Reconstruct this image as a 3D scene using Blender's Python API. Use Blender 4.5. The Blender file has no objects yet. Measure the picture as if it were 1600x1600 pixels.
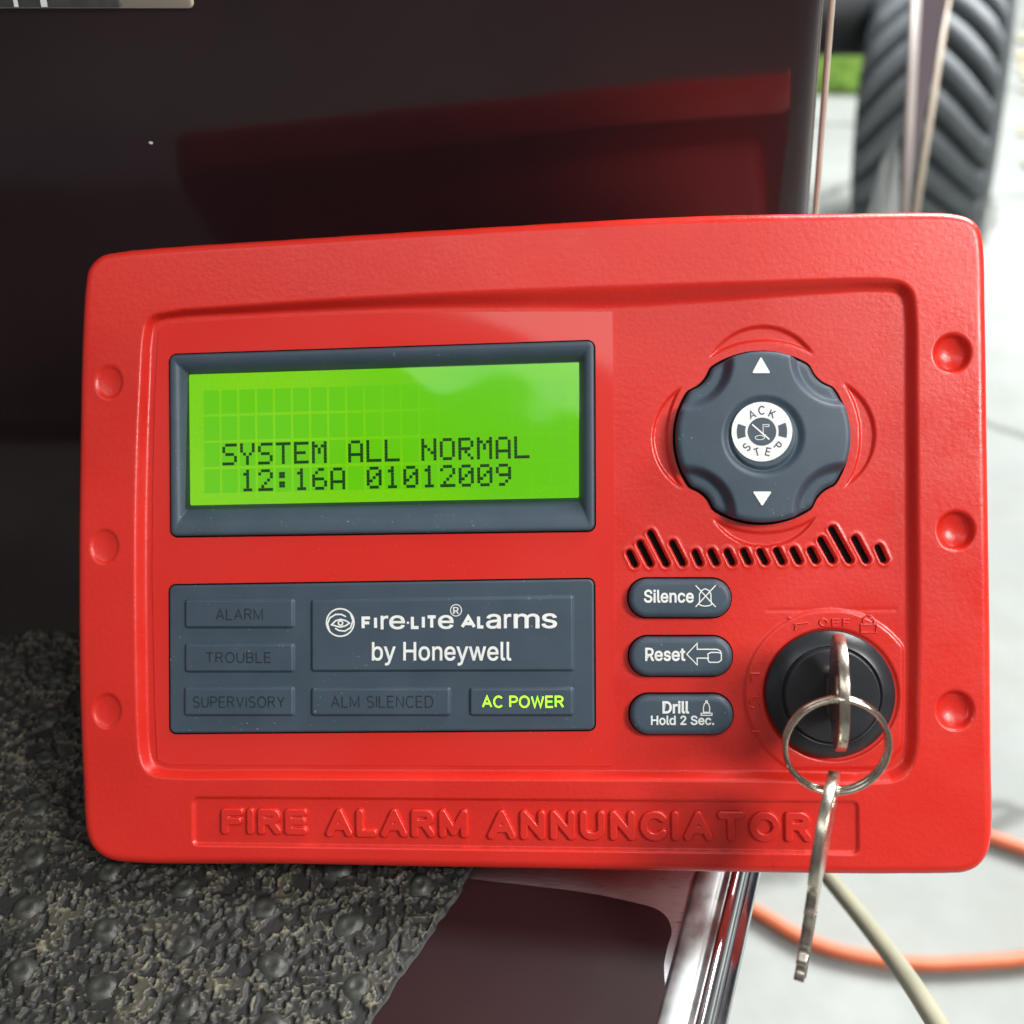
import bpy, math, random
import numpy as np
from mathutils import Matrix, Vector
R = math.radians
random.seed(4)
rng = np.random.default_rng(4)
scene = bpy.context.scene
C = scene.collection

# ------------------------------------------------------------------ camera, light, exposure
CAM_H, PITCH = 0.2332, 40.0
cam = bpy.data.objects.new('camera', bpy.data.cameras.new('camera'))
C.objects.link(cam)
cam.location = (0, 0, CAM_H)
cam.rotation_euler = (R(90 - PITCH), 0, 0)
cam.data.sensor_width = 36; cam.data.lens = 36
cam.data.clip_start = 0.01; cam.data.clip_end = 200
cam.data.dof.use_dof = True
cam.data.dof.focus_distance = 0.238
cam.data.dof.aperture_fstop = 11.0
scene.camera = cam
MC = Matrix.Translation((0, 0, CAM_H)) @ Matrix.Rotation(R(90 - PITCH), 4, 'X')

world = bpy.data.worlds.new('World'); scene.world = world; world.use_nodes = True
_w = world.node_tree; _c = _w.nodes.new('ShaderNodeTexCoord'); _m = _w.nodes.new('ShaderNodeMapping'); _m.inputs['Scale'].default_value = (3.2, 3.2, 0.9)
_n = _w.nodes.new('ShaderNodeTexNoise'); _n.inputs['Scale'].default_value = 1.6; _n.inputs['Detail'].default_value = 4
_r = _w.nodes.new('ShaderNodeValToRGB'); _r.color_ramp.elements[0].position = 0.36; _r.color_ramp.elements[0].color = (0.12, 0.12, 0.14, 1)
_r.color_ramp.elements[1].position = 0.66; _r.color_ramp.elements[1].color = (1.9, 1.8, 1.85, 1)
_w.links.new(_c.outputs['Generated'], _m.inputs[0]); _w.links.new(_m.outputs[0], _n.inputs['Vector']); _w.links.new(_n.outputs['Fac'], _r.inputs[0])
_w.links.new(_r.outputs[0], _w.nodes['Background'].inputs[0])       # dim workshop all round, light and dark streaks made up for the reflections
world.node_tree.nodes['Background'].inputs[1].default_value = 0.22

def area(name, pos, target, sx, sy, radiance, col):
    l = bpy.data.lights.new(name, 'AREA'); l.shape = 'RECTANGLE'; l.size = sx; l.size_y = sy
    l.energy = radiance * math.pi * sx * sy; l.color = col
    o = bpy.data.objects.new(name, l); C.objects.link(o); o.location = pos
    o.rotation_euler = (Vector(target) - Vector(pos)).to_track_quat('-Z', 'Y').to_euler()
    return o
# open bay door behind the right shoulder, daylight on the yard floor, the work lamp overhead
area('bay_door_light', (0.59, -0.22, 0.74), (0.03, 0.18, 0.06), 0.20, 0.26, 47.0, (1.0, 0.97, 0.93))
area('rim_glare_light', (0.36, -0.18, 0.92), (0.1, 0.22, 0.13), 0.20, 0.16, 17.0, (1.0, 0.98, 0.96))  # added lamp, set to put glare on the panel's upper-right rim
area('door_top_light', (1.15, 1.25, 1.60), (0.03, 0.18, 0.06), 1.1, 1.1, 19.0, (0.97, 0.99, 1.0))
area('yard_light', (1.6, 2.3, 2.1), (1.0, 1.5, -0.33), 1.4, 1.4, 26.0, (0.98, 1.0, 1.0))
area('ceiling_lamp', (-0.42, -0.50, 1.50), (0, 0.18, 0.06), 1.25, 0.42, 2.3, (0.97, 1.0, 0.98))
vs = scene.view_settings
vs.view_transform = 'Standard'; vs.look = 'None'; vs.gamma = 1; vs.exposure = 0.05

# ------------------------------------------------------------------ pose of the panel (solved once from its corners)
ROT = np.array([[0.99592855, -0.01421272, -0.08901863], [0.01549201, 0.99978618, 0.01369658], [0.08880493, -0.0150199, 0.99593578]])
TR = np.array([0.00135157, -0.00871164, -0.23875359])
MP = MC @ Matrix([[*ROT[0], TR[0]], [*ROT[1], TR[1]], [*ROT[2], TR[2]], [0, 0, 0, 1]])

def uv(px, py, w=0.0):                      # measured point of the panel face -> panel coordinates (metres)
    d = ROT.T @ np.array([(px - 800) / 1600, (800 - py) / 1600, -1.0])
    o = ROT.T @ (-TR)
    s = (w - o[2]) / d[2]
    return o[0] + s * d[0], o[1] + s * d[1]
def uvs(pts, w=0.0): return [uv(x, y, w) for x, y in pts]
def cpt(px, py, dep): return MC @ Vector(((px - 800) / 1600 * dep, (800 - py) / 1600 * dep, -dep))
def flo(px, py, z=0.0):
    d = (MC.to_3x3() @ Vector(((px - 800) / 1600, (800 - py) / 1600, -1)))
    s = (z - CAM_H) / d.z
    return d.x * s, d.y * s

# ------------------------------------------------------------------ materials
class NT:
    def __init__(s, name):
        s.m = bpy.data.materials.new(name); s.m.use_nodes = True; s.t = s.m.node_tree
        s.b = s.t.nodes['Principled BSDF']
    def n(s, typ, **kw):
        x = s.t.nodes.new(typ)
        for k, v in kw.items():
            if k in x.inputs: x.inputs[k].default_value = v
            else: setattr(x, k, v)
        return x
    def l(s, a, b): s.t.links.new(a, b)
    def set(s, **kw):
        for k, v in kw.items(): s.b.inputs[k.replace('_', ' ')].default_value = v
        return s
    def coord(s): return s.n('ShaderNodeTexCoord').outputs['Object']
    def noise(s, scale, detail=3, rough=0.5, vec=None):
        x = s.n('ShaderNodeTexNoise'); x.inputs['Scale'].default_value = scale
        x.inputs['Detail'].default_value = detail; x.inputs['Roughness'].default_value = rough
        s.l(vec or s.coord(), x.inputs['Vector']); return x.outputs['Fac']
    def ramp(s, fac, stops):
        x = s.n('ShaderNodeValToRGB'); e = x.color_ramp.elements
        while len(e) < len(stops): e.new(0.5)
        for i, (p, c) in enumerate(stops): e[i].position = p; e[i].color = (*c, 1) if len(c) == 3 else c
        s.l(fac, x.inputs[0]); return x.outputs[0]
    def bump(s, h, strength, dist, prev=None):
        x = s.n('ShaderNodeBump'); x.inputs['Strength'].default_value = strength; x.inputs['Distance'].default_value = dist
        s.l(h, x.inputs['Height'])
        if prev: s.l(prev, x.inputs['Normal'])
        return x.outputs[0]
    def mixc(s, fac, a, b):
        x = s.n('ShaderNodeMix'); x.data_type = 'RGBA'
        s.l(fac, x.inputs[0])
        for i, v in ((6, a), (7, b)):
            if isinstance(v, tuple): x.inputs[i].default_value = (*v, 1)
            else: s.l(v, x.inputs[i])
        return x.outputs[2]
    def maprange(s, v, a, b, c, d):
        x = s.n('ShaderNodeMapRange')
        for i, q in enumerate((a, b, c, d)): x.inputs[i + 1].default_value = q
        s.l(v, x.inputs[0]); return x.outputs[0]

def plain(name, col, rough=0.5, metal=0, bumpscale=0, bs=0.1, bd=0.0002, var=0.0, vscale=60, **kw):
    t = NT(name); t.set(Base_Color=(*col, 1), Roughness=rough, Metallic=metal)
    for k, v in kw.items(): t.b.inputs[k.replace('_', ' ')].default_value = v
    if bumpscale: t.l(t.bump(t.noise(bumpscale, 3), bs, bd), t.b.inputs['Normal'])
    if var:
        f = t.noise(vscale, 4)
        t.l(t.mixc(t.maprange(f, 0.3, 0.7, 0, 1), tuple(c * (1 - var) for c in col), tuple(min(1, c * (1 + var)) for c in col)), t.b.inputs['Base Color'])
    return t.m

def red_plastic():
    t = NT('red_moulded_plastic'); co = t.coord()
    dust = t.maprange(t.noise(3600, 1, 0.5, co), 0.74, 0.78, 0, 0.35)
    base = t.mixc(t.maprange(t.noise(25, 3, 0.5, co), 0.35, 0.65, 0, 1), (0.60, 0.019, 0.011), (0.66, 0.024, 0.014))
    t.l(t.mixc(dust, base, (0.75, 0.3, 0.28)), t.b.inputs['Base Color'])
    t.set(Roughness=0.36); t.b.inputs['Specular IOR Level'].default_value = 0.55
    v = t.n('ShaderNodeTexVoronoi', feature='SMOOTH_F1'); v.inputs['Scale'].default_value = 900; t.l(co, v.inputs['Vector'])
    b1 = t.bump(v.outputs['Distance'], 0.10, 0.00035)
    b2 = t.bump(t.noise(1900, 3, 0.6, co), 0.19, 0.00020, b1)
    t.l(b2, t.b.inputs['Normal'])
    t.l(t.maprange(t.noise(45, 5, 0.7, co), 0.35, 0.65, 0.26, 0.40), t.b.inputs['Roughness'])
    return t.m
def red_film():
    t = NT('red_glossy_label_film'); co = t.coord()
    t.set(Base_Color=(0.64, 0.018, 0.010, 1), Roughness=0.40, Coat_Weight=1.0, Coat_Roughness=0.07)
    t.b.inputs['Specular IOR Level'].default_value = 0.3
    dust = t.maprange(t.noise(2600, 1, 0.5, co), 0.75, 0.78, 0, 0.4)
    t.l(t.mixc(dust, (0.65, 0.018, 0.009), (0.75, 0.35, 0.3)), t.b.inputs['Base Color'])
    cn = t.bump(t.noise(18, 2, 0.5, co), 0.25, 0.002); t.l(cn, t.b.inputs['Coat Normal'])
    return t.m
def slate():
    t = NT('slate_blue_rubber'); co = t.coord()
    m = t.maprange(t.noise(90, 5, 0.6, co), 0.35, 0.7, 0, 1)
    base = t.mixc(m, (0.038, 0.062, 0.087), (0.049, 0.076, 0.104))
    d1 = t.maprange(t.noise(1500, 1, 0.5, co), 0.74, 0.78, 0, 0.6)
    d2 = t.maprange(t.noise(55, 2, 0.5, co), 0.45, 0.65, 0, 1)
    mm = t.n('ShaderNodeMath', operation='MULTIPLY'); t.l(d1, mm.inputs[0]); t.l(d2, mm.inputs[1])
    t.l(t.mixc(mm.outputs[0], base, (0.5, 0.55, 0.56)), t.b.inputs['Base Color'])
    t.set(Roughness=0.50)
    t.l(t.bump(t.noise(2500, 2, 0.5, co), 0.12, 0.0001), t.b.inputs['Normal'])
    return t.m
M = {}
M['red'] = red_plastic(); M['film'] = red_film(); M['slate'] = slate()
M['darkred'] = plain('dark_red_plastic', (0.55, 0.025, 0.022), 0.4, bumpscale=900, bs=0.3)
M['black'] = plain('gap_shade_black', (0.003, 0.002, 0.002), 0.8, bumpscale=500, Specular_IOR_Level=0.1)  # near-black put in for the shade inside gaps and slots
M['lock'] = plain('black_lock_enamel', (0.018, 0.020, 0.024), 0.30, bumpscale=260, bs=0.15, bd=0.0003, var=0.3)
M['white'] = plain('white_print', (0.80, 0.83, 0.80), 0.5, var=0.03, vscale=400)
M['darkprint'] = plain('faint_dark_print', (0.013, 0.019, 0.026), 0.5, var=0.2, vscale=500)
M['slateink'] = plain('slate_print', (0.05, 0.075, 0.10), 0.5, var=0.1, vscale=500)

def lcd_mat():
    t = NT('green_backlit_display'); co = t.coord()
    g = t.noise(14, 2, 0.5, co)
    c = t.mixc(t.maprange(g, 0.35, 0.65, 0, 1), (0.115, 0.54, 0.0015), (0.21, 0.62, 0.002))
    fine = t.maprange(t.noise(2200, 1, 0.5, co), 0.3, 0.7, 0.96, 1.04)
    t.set(Base_Color=(0.012, 0.07, 0.002, 1), Roughness=0.12); t.l(c, t.b.inputs['Emission Color'])
    mm = t.n('ShaderNodeMath', operation='MULTIPLY'); mm.inputs[1].default_value = 0.98; t.l(fine, mm.inputs[0])
    t.l(mm.outputs[0], t.b.inputs['Emission Strength']); return t.m
M['lcd'] = lcd_mat()
t = NT('display_cell_tint'); t.set(Base_Color=(0.012, 0.07, 0.002, 1), Roughness=0.15, Emission_Color=(0.128, 0.555, 0.001, 1), Emission_Strength=0.97)
t.l(t.bump(t.noise(2000, 1), 0.02, 0.0001), t.b.inputs['Normal']); M['cell'] = t.m
M['pixel'] = plain('display_dark_pixel', (0.006, 0.045, 0.004), 0.25, var=0.2, vscale=900, Emission_Color=(0.0, 0.05, 0.0, 1), Emission_Strength=0.25)
M['glow'] = plain('lit_green_legend', (0.3, 0.8, 0.02), 0.4, Emission_Color=(0.42, 1.0, 0.04, 1), Emission_Strength=1.0, var=0.05)

def metal(name, c1, c2, rough, scale=(1, 1, 1), bs=0.1, bscale=300):
    t = NT(name); mp = t.n('ShaderNodeMapping'); mp.inputs['Scale'].default_value = scale; t.l(t.coord(), mp.inputs[0])
    f = t.noise(bscale, 4, 0.6, mp.outputs[0])
    t.l(t.mixc(t.maprange(f, 0.3, 0.7, 0, 1), c1, c2), t.b.inputs['Base Color'])
    t.set(Metallic=1.0); t.l(t.maprange(f, 0.3, 0.7, rough * 0.8, rough * 1.25), t.b.inputs['Roughness'])
    t.l(t.bump(f, bs, 0.0003), t.b.inputs['Normal']); return t.m
M['key'] = metal('worn_nickel_key', (0.48, 0.43, 0.35), (0.64, 0.58, 0.48), 0.26, bs=0.05, bscale=250)
M['ring'] = metal('nickel_ring_wire', (0.46, 0.42, 0.34), (0.66, 0.61, 0.50), 0.16, bs=0.1, bscale=900)
M['brushed'] = metal('brushed_aluminium', (0.60, 0.62, 0.66), (0.78, 0.80, 0.84), 0.33, (1, 14, 1), 0.35, 260)
M['dull'] = metal('dull_aluminium', (0.42, 0.45, 0.44), (0.60, 0.62, 0.62), 0.46, (1, 1, 1), 0.15, 200)
M['chrome'] = metal('polished_chrome', (0.72, 0.74, 0.76), (0.84, 0.85, 0.87), 0.10, (1, 1, 1), 0.12, 120)

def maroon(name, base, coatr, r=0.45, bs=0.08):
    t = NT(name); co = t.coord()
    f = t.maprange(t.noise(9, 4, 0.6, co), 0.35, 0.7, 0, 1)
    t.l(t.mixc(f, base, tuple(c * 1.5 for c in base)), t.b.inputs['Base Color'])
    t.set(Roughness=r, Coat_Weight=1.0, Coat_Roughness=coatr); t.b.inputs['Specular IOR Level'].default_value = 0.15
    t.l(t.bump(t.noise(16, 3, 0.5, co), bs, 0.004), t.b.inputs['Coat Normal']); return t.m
M['maroon'] = maroon('dark_maroon_lacquer', (0.0135, 0.0052, 0.0066), 0.10)
M['reflsheet'] = maroon('maroon_reflection', (0.022, 0.008, 0.009), 0.16, 0.4, 0.15)  # dark reflection on the step, put into a sheet's colour

# ------------------------------------------------------------------ object helpers
def mesh(name, V, F, mat=None, smooth=True):
    me = bpy.data.meshes.new(name); me.from_pydata([tuple(map(float, v)) for v in V], [], [list(map(int, f)) for f in F]); me.update()
    if mat: me.materials.append(mat)
    if smooth: me.polygons.foreach_set('use_smooth', [True] * len(me.polygons))
    return me
def ob(name, me, parent=None, M_=None, label=None, cat=None, group=None, kind=None):
    o = bpy.data.objects.new(name, me); C.objects.link(o)
    if parent: o.parent = parent
    if M_ is not None: o.matrix_local = M_
    for k, v in (('label', label), ('category', cat), ('group', group), ('kind', kind)):
        if v: o[k] = v
    return o
def thing(name, label, cat, M_=None, group=None): return ob(name, None, None, M_, label, cat, group)

def roundpoly(P, r, inset=0.0, n=6):
    """convex polygon, rounded corners (r number or list), inset inwards"""
    P = [np.array(p, float) for p in P]; N = len(P)
    if sum(P[i][0] * P[(i + 1) % N][1] - P[(i + 1) % N][0] * P[i][1] for i in range(N)) < 0:
        P = P[::-1]; r = r[::-1] if isinstance(r, (list, tuple)) else r
    L = []
    for i in range(N):
        a, b = P[i], P[(i + 1) % N]; d = (b - a) / np.linalg.norm(b - a); nn = np.array([-d[1], d[0]])
        L.append((a + nn * inset, d))
    out = []
    for i in range(N):
        (a, d1), (b, d2) = L[i - 1], L[i]
        t = np.linalg.solve(np.array([d1, -d2]).T, b - a); X = a + d1 * t[0]
        rr = max((r[i] if isinstance(r, (list, tuple)) else r) - inset, 0.00005)
        ang = math.acos(max(-1, min(1, float(d1 @ d2)))); tl = rr * math.tan(ang / 2)
        n1 = np.array([-d1[1], d1[0]]); cen = X - d1 * tl + n1 * rr
        a0 = math.atan2(-n1[1], -n1[0])
        for k in range(n + 1):
            q = a0 + ang * k / n; out.append(cen + rr * np.array([math.cos(q), math.sin(q)]))
    return out
def loft(rings, cap=True, closebottom=False):
    V = []; F = []; n = len(rings[0][0])
    for pts, w in rings: V += [(p[0], p[1], w) for p in pts]
    for k in range(len(rings) - 1):
        for i in range(n):
            j = (i + 1) % n; F.append((k * n + i, k * n + j, (k + 1) * n + j, (k + 1) * n + i))
    if cap: F.append([(len(rings) - 1) * n + i for i in range(n)])
    if closebottom: F.append([i for i in range(n)][::-1])
    return V, F
def pillow(P, r, w0, w1, b, n=8, steps=4, name='pad', mat=None):
    """block from w0 up to w1 with a rounded rim of radius b"""
    rings = [(roundpoly(P, r, 0, n), w0)]
    for k in range(steps + 1):
        a = math.pi / 2 * k / steps
        rings.append((roundpoly(P, r, b * (1 - math.cos(a)), n), w1 - b * (1 - math.sin(a))))
    rings.append((roundpoly(P, r, b * 1.15, n), w1))
    V, F = loft(rings); return mesh(name, V, F, mat)
def box4(x0, y0, x1, y1): return [(x0, y0), (x1, y0), (x1, y1), (x0, y1)]

def curve_mesh(splines, name, mat, extrude=0.0, bevel=0.0, off=0.0):
    cu = bpy.data.curves.new(name, 'CURVE'); cu.dimensions = '2D'; cu.fill_mode = 'BOTH'
    cu.extrude = extrude; cu.bevel_depth = bevel; cu.bevel_resolution = 1; cu.offset = off
    for pts in splines:
        s = cu.splines.new('POLY'); s.points.add(len(pts) - 1)
        for p, q in zip(s.points, pts): p.co = (q[0], q[1], 0, 1)
        s.use_cyclic_u = True
    o = bpy.data.objects.new('tmp', cu); me = bpy.data.meshes.new_from_object(o)
    bpy.data.objects.remove(o); me.name = name; me.materials.clear(); me.materials.append(mat); return me
FACE = None
try:                                        # the plain grotesque face that ships inside Blender; falls back to the built-in one
    import os
    _p = os.path.join(bpy.utils.resource_path('LOCAL'), 'datafiles', 'fonts', 'Inter.woff2')
    if os.path.exists(_p): FACE = bpy.data.fonts.load(_p)
except Exception: FACE = None
def glyphs(text, bold=0.0, space=1.0, weld=True):
    """flat letters; bold adds a mitred strip along every outline, a hair below the face"""
    def build(fill):
        cu = bpy.data.curves.new('t', 'FONT'); cu.body = text; cu.size = 1; cu.font = FACE or cu.font
        cu.space_character = space; cu.resolution_u = 3
        if not fill: cu.fill_mode = 'NONE'
        o = bpy.data.objects.new('tmp', cu); me = bpy.data.meshes.new_from_object(o); bpy.data.objects.remove(o)
        me.materials.clear(); return me
    me = build(True)
    if bold <= 0: return me
    ol = build(False); nb = {}
    for e in ol.edges:
        a, b = e.vertices; nb.setdefault(a, []).append(b); nb.setdefault(b, []).append(a)
    seen = set(); loops = []
    for v in nb:
        if v in seen or len(nb[v]) != 2: continue
        lp = [v]; seen.add(v); cur = nb[v][0]
        while cur not in seen and len(nb[cur]) == 2:
            seen.add(cur); lp.append(cur); n_ = [q for q in nb[cur] if q not in seen]
            if not n_: break
            cur = n_[0]
        pts = [tuple(ol.vertices[q].co[:2]) for q in lp]; cl = [pts[0]]
        for p in pts[1:]:
            if math.hypot(p[0] - cl[-1][0], p[1] - cl[-1][1]) > 0.004: cl.append(p)
        if len(cl) > 2: loops.append(cl + [cl[0]])
    V = [tuple(v.co) for v in me.vertices]; F = [list(p.vertices) for p in me.polygons]
    for q, lp in enumerate(loops):
        P = [np.array(p) for p in lp[:-1]]; n = len(P); o = len(V)
        for i in range(n):
            d1 = P[i] - P[i - 1]; d2 = P[(i + 1) % n] - P[i]; d1 = d1 / np.linalg.norm(d1); d2 = d2 / np.linalg.norm(d2)
            m = d1 + d2; m = m / (np.linalg.norm(m) + 1e-9); nn = np.array([-m[1], m[0]]); k = bold / max(0.5, float(m @ d1))
            V += [(*(P[i] + nn * k), -0.004 - 0.0012 * (q % 7)), (*(P[i] - nn * k), -0.004 - 0.0012 * (q % 7))]
        for i in range(n):
            j = (i + 1) % n; F.append((o + 2 * i, o + 2 * i + 1, o + 2 * j + 1, o + 2 * j))
    return mesh('t', V, F, None, False)
def vcoords(me):
    a = np.empty(len(me.vertices) * 3); me.vertices.foreach_get('co', a); return a.reshape(-1, 3)
def fit(me, x0, y0, x1, y1, w):
    """scale a text mesh so its bounding box fills the photo box on the panel plane w"""
    a = vcoords(me); ym = (y0 + y1) / 2; xm = (x0 + x1) / 2
    A = np.array(uv(x0, ym, w)); B = np.array(uv(x1, ym, w)); T = np.array(uv(xm, y0, w)); D = np.array(uv(xm, y1, w))
    mn, mx = a.min(0), a.max(0); s = (a - mn) / np.maximum(mx - mn, 1e-9)
    e1 = B - A; e2 = T - D; cen = (A + B) / 2
    b = np.empty_like(a); p = cen + np.outer(s[:, 0] - .5, e1) + np.outer(s[:, 1] - .5, e2)
    b[:, :2] = p; sc = np.linalg.norm(e1) / (mx[0] - mn[0]); b[:, 2] = w + (a[:, 2] + 0.012) * sc
    me.vertices.foreach_set('co', b.ravel()); me.update(); return me
def text(name, s, box, w, mat, parent, bold=0.0, space=1.0):
    me = fit(glyphs(s, bold, space), *box, w); me.materials.append(mat); return ob(name, me, parent)
def join(meshes, name, mat):
    V = []; F = []; o = 0
    for m in meshes:
        V += [tuple(v.co) for v in m.vertices]; F += [[i + o for i in p.vertices] for p in m.polygons]; o += len(m.vertices)
    return mesh(name, V, F, mat, False)
def strip(lines, width, mat, w, name):
    """flat print strokes; each polyline sits a hair above the last; pts in panel coords"""
    V = []; F = []
    for q, pts in enumerate(lines):
        closed = len(pts) > 2 and np.allclose(pts[0], pts[-1]); P = [np.array(p, float) for p in pts]
        if closed: P = P[:-1]
        n = len(P); o = len(V)
        for i in range(n):
            d1 = P[i] - P[i - 1] if (i > 0 or closed) else P[1] - P[0]
            d2 = P[(i + 1) % n] - P[i] if (i < n - 1 or closed) else P[-1] - P[-2]
            d1 = d1 / (np.linalg.norm(d1) + 1e-12); d2 = d2 / (np.linalg.norm(d2) + 1e-12)
            m = d1 + d2; m = m / (np.linalg.norm(m) + 1e-9); nn = np.array([-m[1], m[0]])
            k = width / 2 / max(0.45, float(m @ d1)); z = w + q * 0.000008
            V += [(*(P[i] + nn * k), z), (*(P[i] - nn * k), z)]
        for i in range(n if closed else n - 1):
            j = (i + 1) % n; F.append((o + 2 * i, o + 2 * i + 1, o + 2 * j + 1, o + 2 * j))
    return mesh(name, V, F, mat, False)
def _el(cx, cy, rx, ry, a0, a1, n=14): return [(cx + rx * math.cos(R(a0 + (a1 - a0) * k / n)), cy + ry * math.sin(R(a0 + (a1 - a0) * k / n))) for k in range(n + 1)]
STK = {'F': [[(0, 0), (0, 1), (.62, 1)], [(0, .52), (.55, .52)]], 'I': [[(0, 0), (0, 1)]], 'E': [[(.62, 0), (0, 0), (0, 1), (.62, 1)], [(0, .52), (.57, .52)]],
       'R': [[(0, 0), (0, 1)] + _el(.38, .76, .26, .24, 90, -90) + [(0, .52)], [(.38, .50), (.68, 0)]], 'P': [[(0, 0), (0, 1)] + _el(.38, .74, .26, .26, 90, -90) + [(0, .48)]],
       'A': [[(0, 0), (.40, 1), (.80, 0)], [(.14, .33), (.66, .33)]], 'L': [[(0, 1), (0, 0), (.56, 0)]], 'M': [[(0, 0), (0, 1), (.44, .10), (.88, 1), (.88, 0)]],
       'N': [[(0, 0), (0, 1), (.68, 0), (.68, 1)]], 'U': [[(0, 1)] + _el(.34, .34, .34, .34, 180, 360) + [(.68, 1)]], 'C': [_el(.42, .5, .42, .51, 42, 318, 22)],
       'T': [[(0, 1), (.72, 1)], [(.36, .99), (.36, 0)]], 'O': [_el(.43, .5, .43, .51, 90, 450, 28)], 'D': [[(.36, 0), (0, 0), (0, 1), (.36, 1)] + _el(.36, .5, .38, .5, 90, -90)[1:]],
       'B': [[(.36, .52), (0, .52), (0, 1), (.34, 1)] + _el(.34, .76, .26, .24, 90, -90)[1:], [(0, .54), (0, 0), (.36, 0)] + _el(.36, .26, .28, .26, -90, 90)[1:]],
       'S': [_el(.33, .745, .30, .262, 30, 250, 12) + _el(.33, .25, .33, .262, 78, -150, 12)], 'V': [[(0, 1), (.38, 0), (.76, 1)]], 'Y': [[(0, 1), (.37, .45), (.74, 1)], [(.37, .46), (.37, 0)]],
       'W': [[(0, 1), (.27, 0), (.54, .95), (.81, 0), (1.08, 1)]], 'K': [[(0, 0), (0, 1)], [(.64, 1), (.02, .36)], [(.24, .56), (.68, 0)]], ' ': []}
def adv(c): return max(q[0] for l in STK[c] for q in l) if STK[c] else 0.25
def stroke_text(s_, box, width, w, gap=0.30):
    """upper-case printed lettering from mitred strokes, flat on plane w"""
    x0, y0, x1, y1 = box; tot = sum(adv(c) for c in s_) + gap * (len(s_) - 1); ym = (y0 + y1) / 2; xm = (x0 + x1) / 2
    A = np.array(uv(x0, ym, w)); B_ = np.array(uv(x1, ym, w)); h = uv(xm, y0, w)[1] - uv(xm, y1, w)[1] - width; dx = (B_ - A) / np.linalg.norm(B_ - A)
    A = A + dx * width / 2; B_ = B_ - dx * width / 2; ex_ = (B_ - A) / tot if tot > 0 else (B_ - A) * 0; A = A if tot > 0 else (A + B_) / 2; cx = 0; ls = []
    for c in s_:
        for l in STK[c]: ls.append([A + ex_ * (cx + q[0]) + np.array((0, h * (q[1] - .5))) for q in l])
        cx += adv(c) + gap
    return ls
def stext(name, s_, box, width, w, mat, parent, gap=0.30):
    ms = [strip([l], width, None, w + 0.000006 * (i % 4), 'x') for i, l in enumerate(stroke_text(s_, box, width, w, gap))]
    return ob(name, join(ms, name, mat), parent)
def arc(cx, cy, rx, ry, a0, a1, n=24): return [(cx + rx * math.cos(R(a0 + (a1 - a0) * k / n)), cy + ry * math.sin(R(a0 + (a1 - a0) * k / n))) for k in range(n + 1)]
def smoothpts(P, k=4):
    P = [np.array(p, float) for p in P]; n = len(P); out = []
    for i in range(n):
        p0, p1, p2, p3 = P[i - 1], P[i], P[(i + 1) % n], P[(i + 2) % n]
        t0 = 0; t1 = np.linalg.norm(p1 - p0) ** .5; t2 = t1 + np.linalg.norm(p2 - p1) ** .5; t3 = t2 + np.linalg.norm(p3 - p2) ** .5
        for j in range(k):
            t = t1 + (t2 - t1) * j / k
            A1 = (t1 - t) / t1 * p0 + t / t1 * p1; A2 = (t2 - t) / (t2 - t1) * p1 + (t - t1) / (t2 - t1) * p2
            A3 = (t3 - t) / (t3 - t2) * p2 + (t - t2) / (t3 - t2) * p3
            B1 = (t2 - t) / t2 * A1 + t / t2 * A2; B2 = (t3 - t) / (t3 - t1) * A2 + (t - t1) / (t3 - t1) * A3
            out.append((t2 - t) / (t2 - t1) * B1 + (t - t1) / (t2 - t1) * B2)
    return out
def sdf(X, Y, P):
    """signed distance to polygon, positive inside"""
    P = np.array(P); d2 = np.full(X.shape, 1e9); ins = np.zeros(X.shape, bool); n = len(P)
    for i in range(n):
        a = P[i]; b = P[(i + 1) % n]; e = b - a; px = X - a[0]; py = Y - a[1]
        t = np.clip((px * e[0] + py * e[1]) / (e @ e), 0, 1)
        d2 = np.minimum(d2, (px - e[0] * t) ** 2 + (py - e[1] * t) ** 2)
        c = ((a[1] <= Y) != (b[1] <= Y))
        with np.errstate(divide='ignore', invalid='ignore'):
            xi = a[0] + (Y - a[1]) / (b[1] - a[1]) * e[0] if abs(b[1] - a[1]) > 1e-12 else np.full(X.shape, 1e9)
        ins ^= c & (X < xi)
    return np.where(ins, 1, -1) * np.sqrt(d2)
def sst(t): t = np.clip(t, 0, 1); return t * t * (3 - 2 * t)
def bulk_mesh(name, V, Q, mat):
    me = bpy.data.meshes.new(name); nv, nf = len(V), len(Q)
    me.vertices.add(nv); me.vertices.foreach_set('co', V.astype(np.float32).ravel())
    me.loops.add(nf * 4); me.loops.foreach_set('vertex_index', Q.astype(np.int32).ravel())
    me.polygons.add(nf); me.polygons.foreach_set('loop_start', np.arange(nf, dtype=np.int32) * 4)
    me.polygons.foreach_set('loop_total', np.full(nf, 4, np.int32))
    me.update(calc_edges=True); me.polygons.foreach_set('use_smooth', np.ones(nf, bool)); me.validate()
    me.materials.append(mat); return me
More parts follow.
